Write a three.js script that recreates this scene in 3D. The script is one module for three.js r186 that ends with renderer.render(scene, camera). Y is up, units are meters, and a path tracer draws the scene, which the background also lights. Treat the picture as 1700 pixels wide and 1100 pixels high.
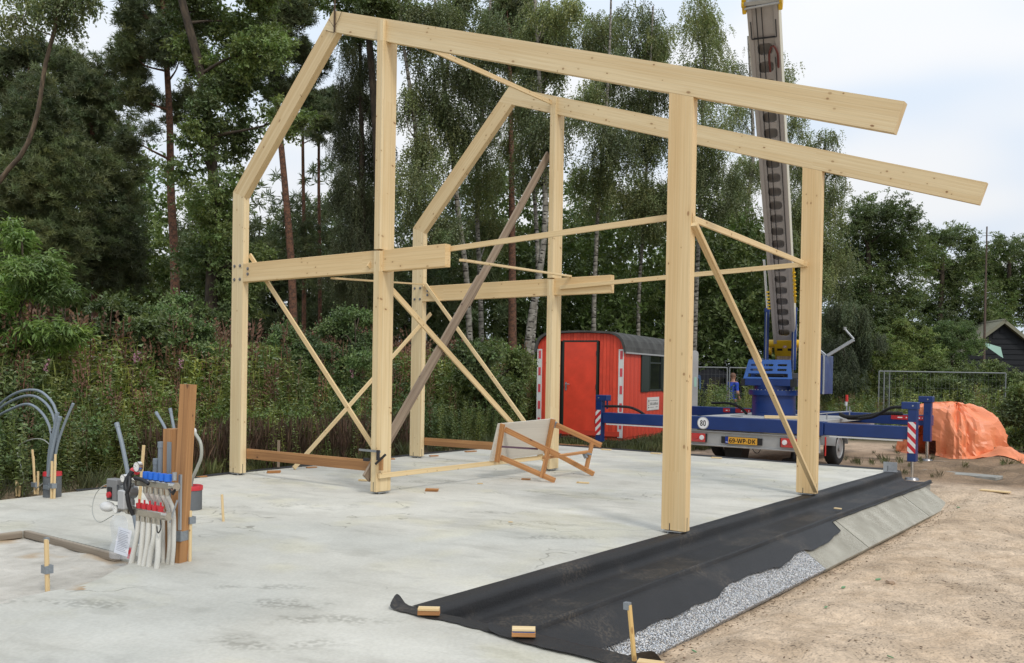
import * as THREE from 'three';
import { mergeGeometries, toCreasedNormals } from 'three/addons/utils/BufferGeometryUtils.js';
import { MarchingCubes } from 'three/addons/objects/MarchingCubes.js';

// ---------------------------------------------------------------- camera, sky, sun, exposure
const scene = new THREE.Scene();
const FULL_H = 1270.58;
const camera = new THREE.PerspectiveCamera(2 * Math.atan(635.29 / 1490.08) * 180 / Math.PI, 1700 / FULL_H, 0.05, 600);
camera.setViewOffset(1700, FULL_H, 0, 0, 1700, 1100);
camera.position.set(3.0819, 1.225, 6.3026);
camera.quaternion.setFromRotationMatrix(new THREE.Matrix4().makeBasis(
  new THREE.Vector3(0.79704193, 0.01674871, -0.60369168), new THREE.Vector3(-0.02014994, 0.99979633, 0.00113461), new THREE.Vector3(0.60358773, 0.01126002, 0.79721708)));
scene.add(camera);

let seed = 12345;
function rnd() { seed |= 0; seed = seed + 0x6D2B79F5 | 0; let t = Math.imul(seed ^ seed >>> 15, 1 | seed); t = t + Math.imul(t ^ t >>> 7, 61 | t) ^ t; return ((t ^ t >>> 14) >>> 0) / 4294967296; }
const rr = (a, b) => a + (b - a) * rnd();
const LAT = new Float32Array(65536); for (let i = 0; i < 65536; i++) LAT[i] = rnd();
function vn(x, y, px = 256, py = px) {          // periodic value noise 0..1
  const xi = Math.floor(x), yi = Math.floor(y); let fx = x - xi, fy = y - yi; fx = fx * fx * (3 - 2 * fx); fy = fy * fy * (3 - 2 * fy);
  const x0 = ((xi % px) + px) % px, x1 = (x0 + 1) % px, y0 = ((yi % py) + py) % py, y1 = (y0 + 1) % py;
  const a = LAT[(y0 & 255) * 256 + (x0 & 255)], b = LAT[(y0 & 255) * 256 + (x1 & 255)], c = LAT[(y1 & 255) * 256 + (x0 & 255)], d = LAT[(y1 & 255) * 256 + (x1 & 255)];
  return a + (b - a) * fx + (c - a) * fy + (a - b - c + d) * fx * fy;
}
function fb(x, y, o = 4, p = 256, q = p) { let s = 0, a = 0.5, n = 0; for (let i = 0; i < o; i++) { s += a * vn(x + i * 17, y + i * 31, p, q); n += a; a *= 0.5; x *= 2; y *= 2; p = Math.min(256, p * 2); q = Math.min(256, q * 2); } return s / n; }
const sst = (a, b, x) => { const t = Math.min(1, Math.max(0, (x - a) / (b - a))); return t * t * (3 - 2 * t); };
const mix = (a, b, t) => a + (b - a) * t;

{ // bright high overcast, thinner and bluer in soft bands
  const W = 512, Hh = 256, d = new Float32Array(W * Hh * 4);
  for (let j = 0; j < Hh; j++) for (let i = 0; i < W; i++) {
    const el = ((j + 0.5) / Hh - 0.5) * Math.PI, az = i / W * Math.PI * 2, k = (j * W + i) * 4, s = Math.sin(el);
    if (s < -0.02) { d[k] = 0.16; d[k + 1] = 0.15; d[k + 2] = 0.12; d[k + 3] = 1; continue; }
    const sp = Math.max(0.08, s + 0.12), cx = Math.cos(az) * Math.cos(el) / sp, cz = Math.sin(az) * Math.cos(el) / sp;
    const c = fb(cx * 0.9 + 40, cz * 2.1 + 40, 5), t = sst(0.36, 0.66, c);
    const L = 0.84 + 0.42 * Math.max(0, s);
    d[k] = L * mix(0.80, 0.98, t); d[k + 1] = L * mix(0.90, 1.0, t); d[k + 2] = L * mix(1.03, 1.03, t); d[k + 3] = 1;
  }
  const sky = new THREE.DataTexture(d, W, Hh, THREE.RGBAFormat, THREE.FloatType);
  sky.mapping = THREE.EquirectangularReflectionMapping; sky.magFilter = sky.minFilter = THREE.LinearFilter; sky.wrapS = THREE.RepeatWrapping; sky.needsUpdate = true;
  scene.background = sky; scene.environment = sky;
}
const sun = new THREE.DirectionalLight(new THREE.Color(1, 0.95, 0.87), 1.5);
sun.position.set(22, 30, 9); sun.target.position.set(-3, 0, -3); scene.add(sun, sun.target);
sun.castShadow = true; sun.shadow.radius = 20; sun.shadow.mapSize.set(4096, 4096);
Object.assign(sun.shadow.camera, { left: -40, right: 40, top: 40, bottom: -40, near: 1, far: 120 });
const renderer = new THREE.WebGLRenderer({ antialias: true });
renderer.setSize(1024, 663); renderer.shadowMap.enabled = true;
renderer.toneMapping = THREE.LinearToneMapping; renderer.toneMappingExposure = 1.0;

// ---------------------------------------------------------------- helpers
const V = (x, y, z) => new THREE.Vector3(x, y, z);
const used = {};
function numbered(n) { const k = used[n] = (used[n] ?? -1) + 1; return k ? n + '_' + String(k).padStart(3, '0') : n; }
function tag(o, label, category, group, kind) { o.userData.label = label; o.userData.category = category; if (group) o.userData.group = group; if (kind) o.userData.kind = kind; return o; }
function thing(name, label, category, pos = [0, 0, 0], turn = 0, group) { const g = new THREE.Group(); g.name = numbered(name); g.position.set(...pos); g.rotation.y = turn; scene.add(g); return tag(g, label, category, group); }
function part(name, geo, mat, parent, pos) { const m = new THREE.Mesh(Array.isArray(geo) ? mergeGeometries(geo.map(g => g.index ? g.toNonIndexed() : g)) : geo, mat); m.name = name; if (pos) m.position.set(...pos); parent.add(m); return m; }
function solo(name, geo, mat, label, category, group, pos) { const m = part(numbered(name), geo, mat, scene, pos); return tag(m, label, category, group); }
function struct(name, geo, mat) { const m = part(numbered(name), geo, mat, scene); m.userData.kind = 'structure'; m.userData.label = name.replace(/_/g, ' '); return m; }

class GB {
  constructor() { this.p = []; this.n = []; this.u = []; }
  face(pts, uvs) {
    const e1 = V().subVectors(pts[1], pts[0]), e2 = V().subVectors(pts[2], pts[0]), n = e1.cross(e2).normalize();
    for (let i = 1; i < pts.length - 1; i++) for (const k of [0, i, i + 1]) { this.p.push(pts[k].x, pts[k].y, pts[k].z); this.n.push(n.x, n.y, n.z); this.u.push(uvs ? uvs[k][0] : pts[k].x, uvs ? uvs[k][1] : pts[k].y); }
    return this;
  }
  geo() { const g = new THREE.BufferGeometry(); g.setAttribute('position', new THREE.Float32BufferAttribute(this.p, 3)); g.setAttribute('normal', new THREE.Float32BufferAttribute(this.n, 3)); g.setAttribute('uv', new THREE.Float32BufferAttribute(this.u, 2)); return g; }
}
// chamfered bar along +x: height h (y), width w (z); uv scaled for the timber sheet (4 m x 0.8 m)
function bar(L, w, h, ch = 0.004, k0 = 0, k1 = 0) {
  const b = new GB(), a = w / 2, c = h / 2, ou = rnd(), ov = rnd();
  const ring = [[c, -a + ch], [c, a - ch], [c - ch, a], [-c + ch, a], [-c, a - ch], [-c, -a + ch], [-c + ch, -a], [c - ch, -a]];
  let per = 0;
  for (let i = 0; i < 8; i++) {
    const [y0, z0] = ring[i], [y1, z1] = ring[(i + 1) % 8], l = Math.hypot(y1 - y0, z1 - z0);
    const A = V(k0 * y0, y0, z0), B = V(k0 * y1, y1, z1), Cc = V(L + k1 * y1, y1, z1), D = V(L + k1 * y0, y0, z0);
    const U = x => x / 4 + ou, v0 = per / 0.8 + ov, v1 = (per + l) / 0.8 + ov; per += l;
    b.face([A, B, Cc, D], [[U(A.x), v0], [U(B.x), v1], [U(Cc.x), v1], [U(D.x), v0]]);
  }
  const cap = (x, k, rev) => { let P = ring.map(([y, z]) => V(x + k * y, y, z)); if (rev) P.reverse(); b.face(P, P.map(q => [q.z / 0.5 + ou, q.y / 0.8 + ov])); };
  cap(0, k0, true); cap(L, k1, false);
  return b.geo();
}
// place a bar geometry from A to B (x axis along), local y close to up
function aim(obj, A, B, up = V(0, 1, 0)) {
  const x = V().subVectors(B, A).normalize(), z = V().crossVectors(x, up).normalize(), y = V().crossVectors(z, x);
  obj.quaternion.setFromRotationMatrix(new THREE.Matrix4().makeBasis(x, y, z)); obj.position.copy(A); return obj;
}
function member(name, A, B, w, h, mat, parent, up, ch, k0, k1) { A = V(...A); B = V(...B); return aim(part(name, bar(A.distanceTo(B), w, h, ch, k0, k1), mat, parent), A, B, up); }
function barGeo(A, B, w, h, up = V(0, 1, 0), ch = 0.002) { A = V(...A); B = V(...B); const o = aim(new THREE.Object3D(), A, B, up); o.updateMatrix(); return bar(A.distanceTo(B), w, h, ch).applyMatrix4(o.matrix); }
function prism(poly, z0, z1, ang = 0) {       // polygon in x,y (counter-clockwise), front face at z0, back at z1
  const b = new GB(), ou = rnd(), ov = rnd(), c = Math.cos(ang), s = Math.sin(ang), uv = (x, y) => [(x * c + y * s) / 4 + ou, (-x * s + y * c) / 0.8 + ov];
  const F = poly.map(([x, y]) => V(x, y, z0)), K = poly.map(([x, y]) => V(x, y, z1)).reverse();
  b.face(F, F.map(q => uv(q.x, q.y))); b.face(K, K.map(q => uv(q.x, q.y)));
  for (let i = 0; i < poly.length; i++) { const [x0, y0] = poly[i], [x1, y1] = poly[(i + 1) % poly.length], u0 = uv(x0, y0), u1 = uv(x1, y1); b.face([V(x0, y0, z0), V(x0, y0, z1), V(x1, y1, z1), V(x1, y1, z0)], [u0, [u0[0] + 0.01, u0[1] + 0.1], [u1[0] + 0.01, u1[1] + 0.1], u1]); }
  return b.geo();
}
function box(w, h, d, x = 0, y = 0, z = 0, ry = 0) { const g = new THREE.BoxGeometry(w, h, d); if (ry) g.rotateY(ry); g.translate(x, y, z); return g; }
function rbox(w, h, d, r, x = 0, y = 0, z = 0) {  // rounded in the x,y outline, bevelled edges
  const s = new THREE.Shape(), a = w / 2 - r, b = h / 2 - r; r = Math.max(r, 0.001);
  s.moveTo(-a, -h / 2); s.lineTo(a, -h / 2); s.absarc(a, -b, r, -Math.PI / 2, 0); s.lineTo(w / 2, b); s.absarc(a, b, r, 0, Math.PI / 2); s.lineTo(-a, h / 2); s.absarc(-a, b, r, Math.PI / 2, Math.PI); s.lineTo(-w / 2, -b); s.absarc(-a, -b, r, Math.PI, Math.PI * 1.5);
  const bv = Math.min(0.006, d / 4), g = new THREE.ExtrudeGeometry(s, { depth: d - 2 * bv, bevelEnabled: true, bevelSize: bv, bevelOffset: -bv, bevelThickness: bv, bevelSegments: 1, curveSegments: 3 });
  return g.translate(x, y, z - d / 2 + bv);
}
function cyl(r0, r1, h, x = 0, y = 0, z = 0, seg = 18, axis = 'y') { const g = new THREE.CylinderGeometry(r1, r0, h, seg); if (axis === 'x') g.rotateZ(Math.PI / 2); if (axis === 'z') g.rotateX(Math.PI / 2); return g.translate(x, y, z); }
function rod(A, B, r, seg = 10, r2 = r) { A = V(...A); B = V(...B); const g = new THREE.CylinderGeometry(r2, r, A.distanceTo(B), seg); const q = new THREE.Quaternion().setFromUnitVectors(V(0, 1, 0), V().subVectors(B, A).normalize()); g.applyQuaternion(q); const m = A.clone().lerp(B, 0.5); return g.translate(m.x, m.y, m.z); }
function tube(pts, r0, r1 = r0, seg = 8, step = 24, vs = 1) {   // smooth tapering tube, uv in metres
  const cv = new THREE.CatmullRomCurve3(pts.map(p => p.isVector3 ? p : V(...p)), false, 'centripetal'), fr = cv.computeFrenetFrames(step, false), L = cv.getLength(), P = [], N = [], U = [], I = [];
  for (let i = 0; i <= step; i++) { const t = i / step, c = cv.getPointAt(t), r = mix(r0, r1, t); for (let j = 0; j <= seg; j++) { const a = j / seg * Math.PI * 2, n = V().addScaledVector(fr.normals[i], Math.cos(a)).addScaledVector(fr.binormals[i], Math.sin(a)); P.push(c.x + n.x * r, c.y + n.y * r, c.z + n.z * r); N.push(n.x, n.y, n.z); U.push(j / seg * Math.max(0.15, Math.PI * 2 * r0) * vs, t * L * vs); } }
  for (let i = 0; i < step; i++) for (let j = 0; j < seg; j++) { const a = i * (seg + 1) + j, b = a + seg + 1; I.push(a, a + 1, b, b, a + 1, b + 1); }
  for (const [i0, rev] of [[0, 0], [step, 1]]) { const c0 = P.length / 3, c = cv.getPointAt(i0 / step), t = fr.tangents[i0]; P.push(c.x, c.y, c.z); N.push(rev ? t.x : -t.x, rev ? t.y : -t.y, rev ? t.z : -t.z); U.push(0, 0); for (let j = 0; j < seg; j++) { const a = i0 * (seg + 1) + j; rev ? I.push(c0, a, a + 1) : I.push(c0, a + 1, a); } }
  const g = new THREE.BufferGeometry(); g.setAttribute('position', new THREE.Float32BufferAttribute(P, 3)); g.setAttribute('normal', new THREE.Float32BufferAttribute(N, 3)); g.setAttribute('uv', new THREE.Float32BufferAttribute(U, 2)); g.setIndex(I); return g;
}

// ---------------------------------------------------------------- textures and materials
function tex(W, H, fn, opt = {}) {
  const d = new Uint8Array(W * H * 4), o = [0, 0, 0];
  for (let j = 0; j < H; j++) for (let i = 0; i < W; i++) { fn(i / W, j / H, o); const k = (j * W + i) * 4; d[k] = Math.max(0, Math.min(255, o[0] * 255)); d[k + 1] = Math.max(0, Math.min(255, o[1] * 255)); d[k + 2] = Math.max(0, Math.min(255, o[2] * 255)); d[k + 3] = 255; }
  const t = new THREE.DataTexture(d, W, H); t.magFilter = t.minFilter = THREE.LinearFilter; t.wrapS = t.wrapT = THREE.RepeatWrapping; if (!opt.linear) t.colorSpace = THREE.SRGBColorSpace; t.needsUpdate = true;
  if (opt.repeat) t.repeat.set(...opt.repeat); return t;
}
const canvasTex = (w, h, draw) => { const c = document.createElement('canvas'); c.width = w; c.height = h; draw(c.getContext('2d'), w, h); const t = new THREE.CanvasTexture(c); t.colorSpace = THREE.SRGBColorSpace; return t; };
const M = (o) => new THREE.MeshStandardMaterial({ roughness: 0.7, ...o });
const lin = (r, g, b) => new THREE.Color().setRGB(r, g, b);

// spruce: 4 m x 0.8 m sheet, grain along u, lamella seams, knots
function timberSheet(W, H, c0, c1, knotC, nK, sd, contrast) {
  const s0 = seed; seed = sd; const K = []; for (let i = 0; i < nK; i++) K.push([rnd() * 4, rnd() * 0.8, rr(0.003, 0.0105), rr(0.35, 1), rr(1.1, 2.4)]); seed = s0;
  const cell = {}; for (const k of K) for (let a = -1; a <= 1; a++) for (let b = -1; b <= 1; b++) { const key = (Math.floor(k[0] / 0.1) + a + 40) % 40 + ',' + (Math.floor(k[1] / 0.1) + b + 8) % 8; (cell[key] ??= []).push(k); }
  const bump = new Uint8Array(W * H * 4);
  const t = tex(W, H, (u, v, o) => {
    const x = u * 4, y = v * 0.8; let dy = 0, kn = 0, halo = 0;
    for (const k of cell[Math.floor(x / 0.1) + ',' + Math.floor(y / 0.1)] || []) { let dx = x - k[0], dz = y - k[1]; if (dx > 2) dx -= 4; if (dx < -2) dx += 4; if (dz > 0.4) dz -= 0.8; if (dz < -0.4) dz += 0.8; const r = Math.hypot(dx / k[4], dz) / k[2]; if (r < 1) kn = Math.max(kn, k[3] * (1 - r * r * 0.55)); if (r < 4) { halo = Math.max(halo, (1 - r / 4) * 0.35 * k[3]); dy += Math.sign(dz) * (1 - r / 4) * k[2] * 0.9; } }
    const lam = Math.floor(v * 20), lt = (LAT[lam * 7 + 3] - 0.5) * 0.2, seam = Math.abs(v * 20 - Math.round(v * 20)) < 0.02 ? 0.10 : 0;
    const yy = (y - dy) / 0.8;
    const g = (vn(u * 8 + lam * 5, yy * 90, 256, 90) - 0.5) * 0.5 + (vn(u * 16 + 9, yy * 220, 256, 220) - 0.5) * 0.5, w = fb(u * 6, v * 4, 3, 6, 4) - 0.5;
    const q = Math.min(1, Math.max(0, 0.5 + contrast * g + lt * 3 + w * 0.5 + halo)) , m = 1 - seam;
    for (let i = 0; i < 3; i++) o[i] = mix(mix(c0[i], c1[i], q) * m, knotC[i], kn * 0.85);
  });
  return t;
}
const spruceMap = timberSheet(2048, 512, [0.885, 0.805, 0.645], [0.82, 0.715, 0.535], [0.45, 0.30, 0.17], 74, 5, 0.85);
const grainBump = tex(1024, 256, (u, v, o) => { const g = vn(u * 10, v * 128, 256, 128) * 0.6 + vn(u * 40, v * 256, 256, 256) * 0.4; o[0] = o[1] = o[2] = g; }, { linear: true });
const oldMap = timberSheet(1024, 256, [0.71, 0.525, 0.34], [0.55, 0.39, 0.24], [0.22, 0.13, 0.08], 40, 9, 1.0);
const greyWoodMap = timberSheet(1024, 256, [0.61, 0.54, 0.465], [0.47, 0.405, 0.34], [0.24, 0.17, 0.13], 30, 11, 1.0);
const spruce = M({ map: spruceMap, bumpMap: grainBump, bumpScale: 0.0006, roughness: 0.62 });
const spruceB = M({ map: spruceMap, color: lin(1.0, 0.93, 0.84), bumpMap: grainBump, bumpScale: 0.0006, roughness: 0.66 });
const spruceC = M({ map: spruceMap, color: lin(0.93, 0.89, 0.83), bumpMap: grainBump, bumpScale: 0.0006, roughness: 0.6 });
const batten = M({ map: spruceMap, color: lin(1.0, 0.96, 0.90), bumpMap: grainBump, bumpScale: 0.0008, roughness: 0.7 });
const oldWood = M({ map: oldMap, bumpMap: grainBump, bumpScale: 0.0012, roughness: 0.8 });
const tableWood = M({ map: oldMap, color: lin(1.22, 1.14, 1.06), bumpMap: grainBump, bumpScale: 0.001, roughness: 0.75 });
const greyWood = M({ map: greyWoodMap, bumpMap: grainBump, bumpScale: 0.0014, roughness: 0.85 });
const weathered = M({ map: greyWoodMap, color: lin(1.1, 1.22, 1.32), bumpMap: grainBump, bumpScale: 0.0014, roughness: 0.9 });
const bamboo = M({ map: spruceMap, color: lin(0.95, 0.82, 0.55), roughness: 0.6 });

// concrete slab, 12 m x 12 m world sheet (x -7..5, z -7..5)
const STAINS = [[-1.3, 0.45, 0.55, 0.16], [-0.7, 0.75, 0.4, 0.1], [-1.75, 0.1, 0.5, 0.1], [-0.65, 3.25, 0.4, 0.1], [-0.3, 3.35, 0.35, 0.09], [-1.1, 3.15, 0.35, 0.07], [-0.2, 3.75, 0.3, 0.12], [-2.2, -1.2, 0.8, 0.2], [-4.0, -0.9, 0.9, 0.25], [-1.5, 4.0, 0.5, 0.1], [-3.2, 1.0, 0.7, 0.2]];
const slabMap = tex(2048, 2048, (u, v, o) => {
  const x = u * 12 - 7, z = v * 12 - 7;
  const a = fb(x * 0.55 + 3, z * 0.55 + 7, 4), b = fb(x * 1.4 + z * 0.5 + 50, z * 2.6 + 20, 4), c = fb(x * 6 + 11, z * 6 + 5, 3), f = vn(x * 95, z * 95), e = fb(x * 2.2 + 90, z * 2.2 + 30, 4);
  let L = 0.735 + (a - 0.5) * 0.15 + (b - 0.5) * 0.12 + (c - 0.5) * 0.05 + (f - 0.5) * 0.045;
  const sw = fb(x * 3.1 - z * 1.3 + 60, z * 9 + x * 2 + 8, 3); L -= 0.035 * sst(0.56, 0.74, sw);
  let st = 0; for (const s of STAINS) { const dx = (x - s[0]) * 0.8 - (z - s[1]) * 0.6, dz = (x - s[0]) * 0.6 + (z - s[1]) * 0.8; const r = Math.hypot(dx / s[2], dz / s[3]); if (r < 1.6) st = Math.max(st, sst(1.6, 0.3, r)); }
  const rough = sst(0.46, 0.62, fb(x * 5 + 3, z * 8 + 40, 5) * 0.8 + st * 0.12) * st * sst(0.25, 0.6, vn(x * 60, z * 60)); L -= rough * 0.11;
  const cr = Math.abs(fb(x * 1.1 + 200, z * 1.1 + 77, 5) - 0.5); L -= (cr < 0.0035 ? 0.16 : 0) * sst(0.45, 0.6, e);
  const yel = sst(0.5, 0.8, e) * 0.014, blu = sst(0.55, 0.3, a) * 0.02;
  o[0] = L + yel - blu * 0.4 + 0.012; o[1] = L + yel * 0.6; o[2] = L - yel * 1.3 + blu * 0.4 - 0.042;
});
const fineBump = tex(512, 512, (u, v, o) => { o[0] = o[1] = o[2] = fb(u * 32, v * 32, 4, 32) * 0.7 + vn(u * 256, v * 256) * 0.3; }, { linear: true });
const bumpAt = (r) => { const t = fineBump.clone(); t.repeat.set(r, r); t.needsUpdate = true; return t; };
const concrete = M({ map: slabMap, bumpMap: bumpAt(24), bumpScale: 0.0025, roughness: 0.72 });
const pitFloor = M({ map: tex(512, 512, (u, v, o) => { const a = fb(u * 6, v * 6, 5, 6), b = fb(u * 24, v * 24, 3, 24), s = sst(0.52, 0.64, fb(u * 4 + 9, v * 5 + 3, 4, 4, 5)); const L = 0.74 + (a - 0.5) * 0.2 + (b - 0.5) * 0.14; o[0] = mix(L, 0.64, s * 0.8); o[1] = mix(L - 0.02, 0.53, s * 0.8); o[2] = mix(L - 0.06, 0.40, s * 0.8); }), bumpMap: bumpAt(3), bumpScale: 0.012, roughness: 0.95 });
const greyConcrete = M({ map: tex(512, 512, (u, v, o) => { const L = 0.56 + (fb(u * 8, v * 8, 5, 8) - 0.5) * 0.22 + (vn(u * 256, v * 256) - 0.5) * 0.06; o[0] = L; o[1] = L - 0.005; o[2] = L - 0.03; }), bumpMap: bumpAt(4), bumpScale: 0.003, roughness: 0.9 });

// sand detail (3 m tile), near neutral around its own tone; broad zones come from vertex colours
const sandMap = tex(2048, 2048, (u, v, o) => {
  const a = fb(u * 12, v * 12, 4, 12), b = fb(u * 60 + 5, v * 60, 3, 60), f = LAT[((v * 2048 | 0) * 251 + (u * 2048 | 0) * 7) & 65535], f2 = vn(u * 256 + 3, v * 256);
  let L = 0.80 + (a - 0.5) * 0.12 + (b - 0.5) * 0.14 + (f - 0.5) * 0.05 + (f2 - 0.5) * 0.08;
  const cl = sst(0.50, 0.68, fb(u * 9 + 3, v * 9 + 1, 3, 9)), sp = vn(u * 200 + 40, v * 200 + 9, 200); const dk = sst(0.86, 0.97, sp + cl * 0.12) * 0.22 + cl * 0.05; L -= dk;
  o[0] = L; o[1] = L * 0.985 - dk * 0.01; o[2] = L * 0.965 - dk * 0.02;
});
const sandBump = tex(1024, 1024, (u, v, o) => { const h = fb(u * 18, v * 18, 5, 18) * 0.75 + vn(u * 256, v * 256) * 0.25; o[0] = o[1] = o[2] = h; }, { linear: true });
const ground = new THREE.MeshStandardMaterial({ map: sandMap, bumpMap: sandBump, bumpScale: 0.038, vertexColors: true, roughness: 1 });

const membrane = M({ color: 0xffffff, map: tex(1024, 1024, (u, v, o) => { const d = sst(0.50, 0.74, fb(u * 4, v * 4, 5, 4, 4)) * (0.25 + 0.75 * sst(0.4, 0.75, vn(u * 150, v * 150, 150))) * 0.55 , L = 0.085 + (fb(u * 10, v * 10, 4, 10) - 0.5) * 0.05 + (vn(u * 256, v * 256) - 0.5) * 0.02; o[0] = mix(L, 0.60, d * 0.6); o[1] = mix(L, 0.52, d * 0.6); o[2] = mix(L + 0.008, 0.41, d * 0.6); }), bumpMap: bumpAt(6), bumpScale: 0.002, roughness: 0.56 });
const foil = M({ color: lin(0.02, 0.02, 0.022), roughness: 0.5 });
const foamSpeck = M({ map: tex(1024, 1024, (u, v, o) => { const gx = Math.floor(u * 190 + vn(v * 240, u * 100) * 0.9), gy = Math.floor(v * 190 + vn(u * 240, v * 100 + 9) * 0.9), s = LAT[(gy * 193 + gx * 3571) & 65535], n = vn(u * 256, v * 256), L = s < 0.4 ? 0.22 + n * 0.2 : s < 0.68 ? 0.48 + n * 0.2 : 0.74 + n * 0.16, h = LAT[(gy * 57 + gx * 991) & 65535] - 0.5; o[0] = L + h * 0.07; o[1] = L; o[2] = L - h * 0.09; }), bumpMap: bumpAt(5), bumpScale: 0.004, roughness: 0.85 });
const foamPlain = M({ map: tex(1024, 1024, (u, v, o) => { const s = LAT[((Math.floor(v * 300) * 193) + Math.floor(u * 300) * 3571) & 65535], k = sst(0.42, 0.66, fb(u * 3 + 7, v * 4, 4, 3, 4)), L = 0.60 + (fb(u * 6, v * 6, 5, 6) - 0.5) * 0.16 + (s - 0.5) * (0.06 + k * 0.22); o[0] = L + 0.02; o[1] = L + 0.005; o[2] = L - 0.045; }), bumpMap: bumpAt(5), bumpScale: 0.004, roughness: 0.9 });

const dusty = tex(512, 512, (u, v, o) => { const L = 0.94 + (fb(u * 6, v * 6, 5, 6) - 0.5) * 0.14 + (vn(u * 200, v * 200, 200) - 0.5) * 0.05; o[0] = L; o[1] = L; o[2] = L; });
const roughVar = tex(512, 512, (u, v, o) => { o[0] = o[1] = o[2] = 0.5 + fb(u * 7, v * 7, 5, 7) * 0.7; }, { linear: true });
const blue = M({ map: dusty, color: lin(0.008, 0.036, 0.17), roughness: 0.42, roughnessMap: roughVar });
const blueLight = M({ map: dusty, color: lin(0.035, 0.12, 0.40), roughness: 0.5 });
const alu = M({ map: dusty, color: lin(0.50, 0.50, 0.49), roughness: 0.5, metalness: 0.4 });
const zinc = M({ map: dusty, color: lin(0.46, 0.48, 0.50), roughness: 0.4, metalness: 0.75 });
const galv = M({ color: lin(0.20, 0.21, 0.215), roughness: 0.6 });
const chrome = M({ color: lin(0.7, 0.7, 0.7), roughness: 0.18, metalness: 1 });
const steel = M({ map: dusty, color: lin(0.30, 0.30, 0.31), roughness: 0.38, metalness: 0.9 });
const darkSteel = M({ map: dusty, color: lin(0.05, 0.05, 0.055), roughness: 0.5, metalness: 0.5 });
const boomGrey = M({ map: dusty, color: lin(0.44, 0.41, 0.40), roughness: 0.6, roughnessMap: roughVar });
const boomCream = M({ map: dusty, color: lin(0.74, 0.70, 0.55), roughness: 0.55 });
const yellow = M({ map: dusty, color: lin(0.80, 0.50, 0.015), roughness: 0.45 });
const rubber = M({ map: dusty, color: lin(0.02, 0.02, 0.02), roughness: 0.85 });
const blackPl = M({ color: lin(0.012, 0.012, 0.013), roughness: 0.5 });
const deckGrey = M({ map: dusty, color: lin(0.42, 0.42, 0.41), roughness: 0.75 });
const white = M({ map: dusty, color: lin(0.75, 0.75, 0.73), roughness: 0.5 });
const red = M({ color: lin(0.55, 0.03, 0.025), roughness: 0.4 });
const wagonRed = M({ map: dusty, color: lin(0.74, 0.066, 0.028), roughness: 0.6, roughnessMap: roughVar });
const wagonRed2 = M({ map: dusty, color: lin(0.68, 0.06, 0.026), roughness: 0.62 });
const wagonRed3 = M({ map: dusty, color: lin(0.79, 0.075, 0.032), roughness: 0.58 });
const doorRed = M({ map: dusty, color: lin(0.80, 0.07, 0.032), roughness: 0.42 });
const roofing = M({ map: tex(512, 512, (u, v, o) => { const L = 0.27 + (fb(u * 5, v * 5, 5, 5) - 0.5) * 0.2 + (vn(u * 256, v * 256) - 0.5) * 0.06; o[0] = L; o[1] = L; o[2] = L - 0.01; }), roughness: 0.85 });
const shutter = M({ color: lin(0.012, 0.022, 0.016), roughness: 0.5 });
const glass = new THREE.MeshPhysicalMaterial({ color: lin(0.75, 0.8, 0.78), roughness: 0.06, transmission: 0.6, thickness: 0, specularIntensity: 1 });
const darkGlass = M({ color: lin(0.01, 0.012, 0.014), roughness: 0.06, metalness: 0 });
const lampRed = new THREE.MeshPhysicalMaterial({ color: lin(0.5, 0.015, 0.012), roughness: 0.12, clearcoat: 1, clearcoatRoughness: 0.05 });
const lampClear = new THREE.MeshPhysicalMaterial({ color: lin(0.75, 0.75, 0.75), roughness: 0.12, clearcoat: 1 });
const pvc = M({ map: dusty, color: lin(0.23, 0.27, 0.31), roughness: 0.45 });
const pvcDark = M({ map: dusty, color: lin(0.13, 0.14, 0.15), roughness: 0.55 });
const capRed = M({ color: lin(0.55, 0.03, 0.04), roughness: 0.45 });
const hoseRed = M({ color: lin(0.13, 0.03, 0.025), roughness: 0.6 });
const capBlue = M({ color: lin(0.015, 0.14, 0.62), roughness: 0.4 });
const pex = M({ map: dusty, color: lin(0.74, 0.72, 0.66), roughness: 0.55 });
const brass = M({ map: dusty, color: lin(0.62, 0.58, 0.50), roughness: 0.3, metalness: 0.9 });
const tape = M({ map: dusty, color: lin(0.28, 0.31, 0.34), roughness: 0.4, metalness: 0.3 });
const plasticBag = new THREE.MeshPhysicalMaterial({ color: lin(0.9, 0.92, 0.95), roughness: 0.15, transmission: 0.85, thickness: 0, side: THREE.DoubleSide });
const paper = M({ color: lin(0.8, 0.8, 0.82), roughness: 0.9 });
const tarpMat = new THREE.MeshPhysicalMaterial({ map: dusty, color: lin(1.0, 0.33, 0.15), roughness: 0.42, transmission: 0.08, thickness: 0, side: THREE.DoubleSide });
const brickMat = M({ map: dusty, color: lin(0.22, 0.085, 0.05), roughness: 0.95 });
const melamine = M({ map: dusty, color: lin(0.66, 0.61, 0.52), roughness: 0.6 });
const rope = M({ map: dusty, color: lin(0.10, 0.06, 0.035), roughness: 0.9 });
const wire = M({ color: lin(0.35, 0.36, 0.33), roughness: 0.5 });
const purple = M({ color: lin(0.10, 0.05, 0.08), roughness: 0.6 });

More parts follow.
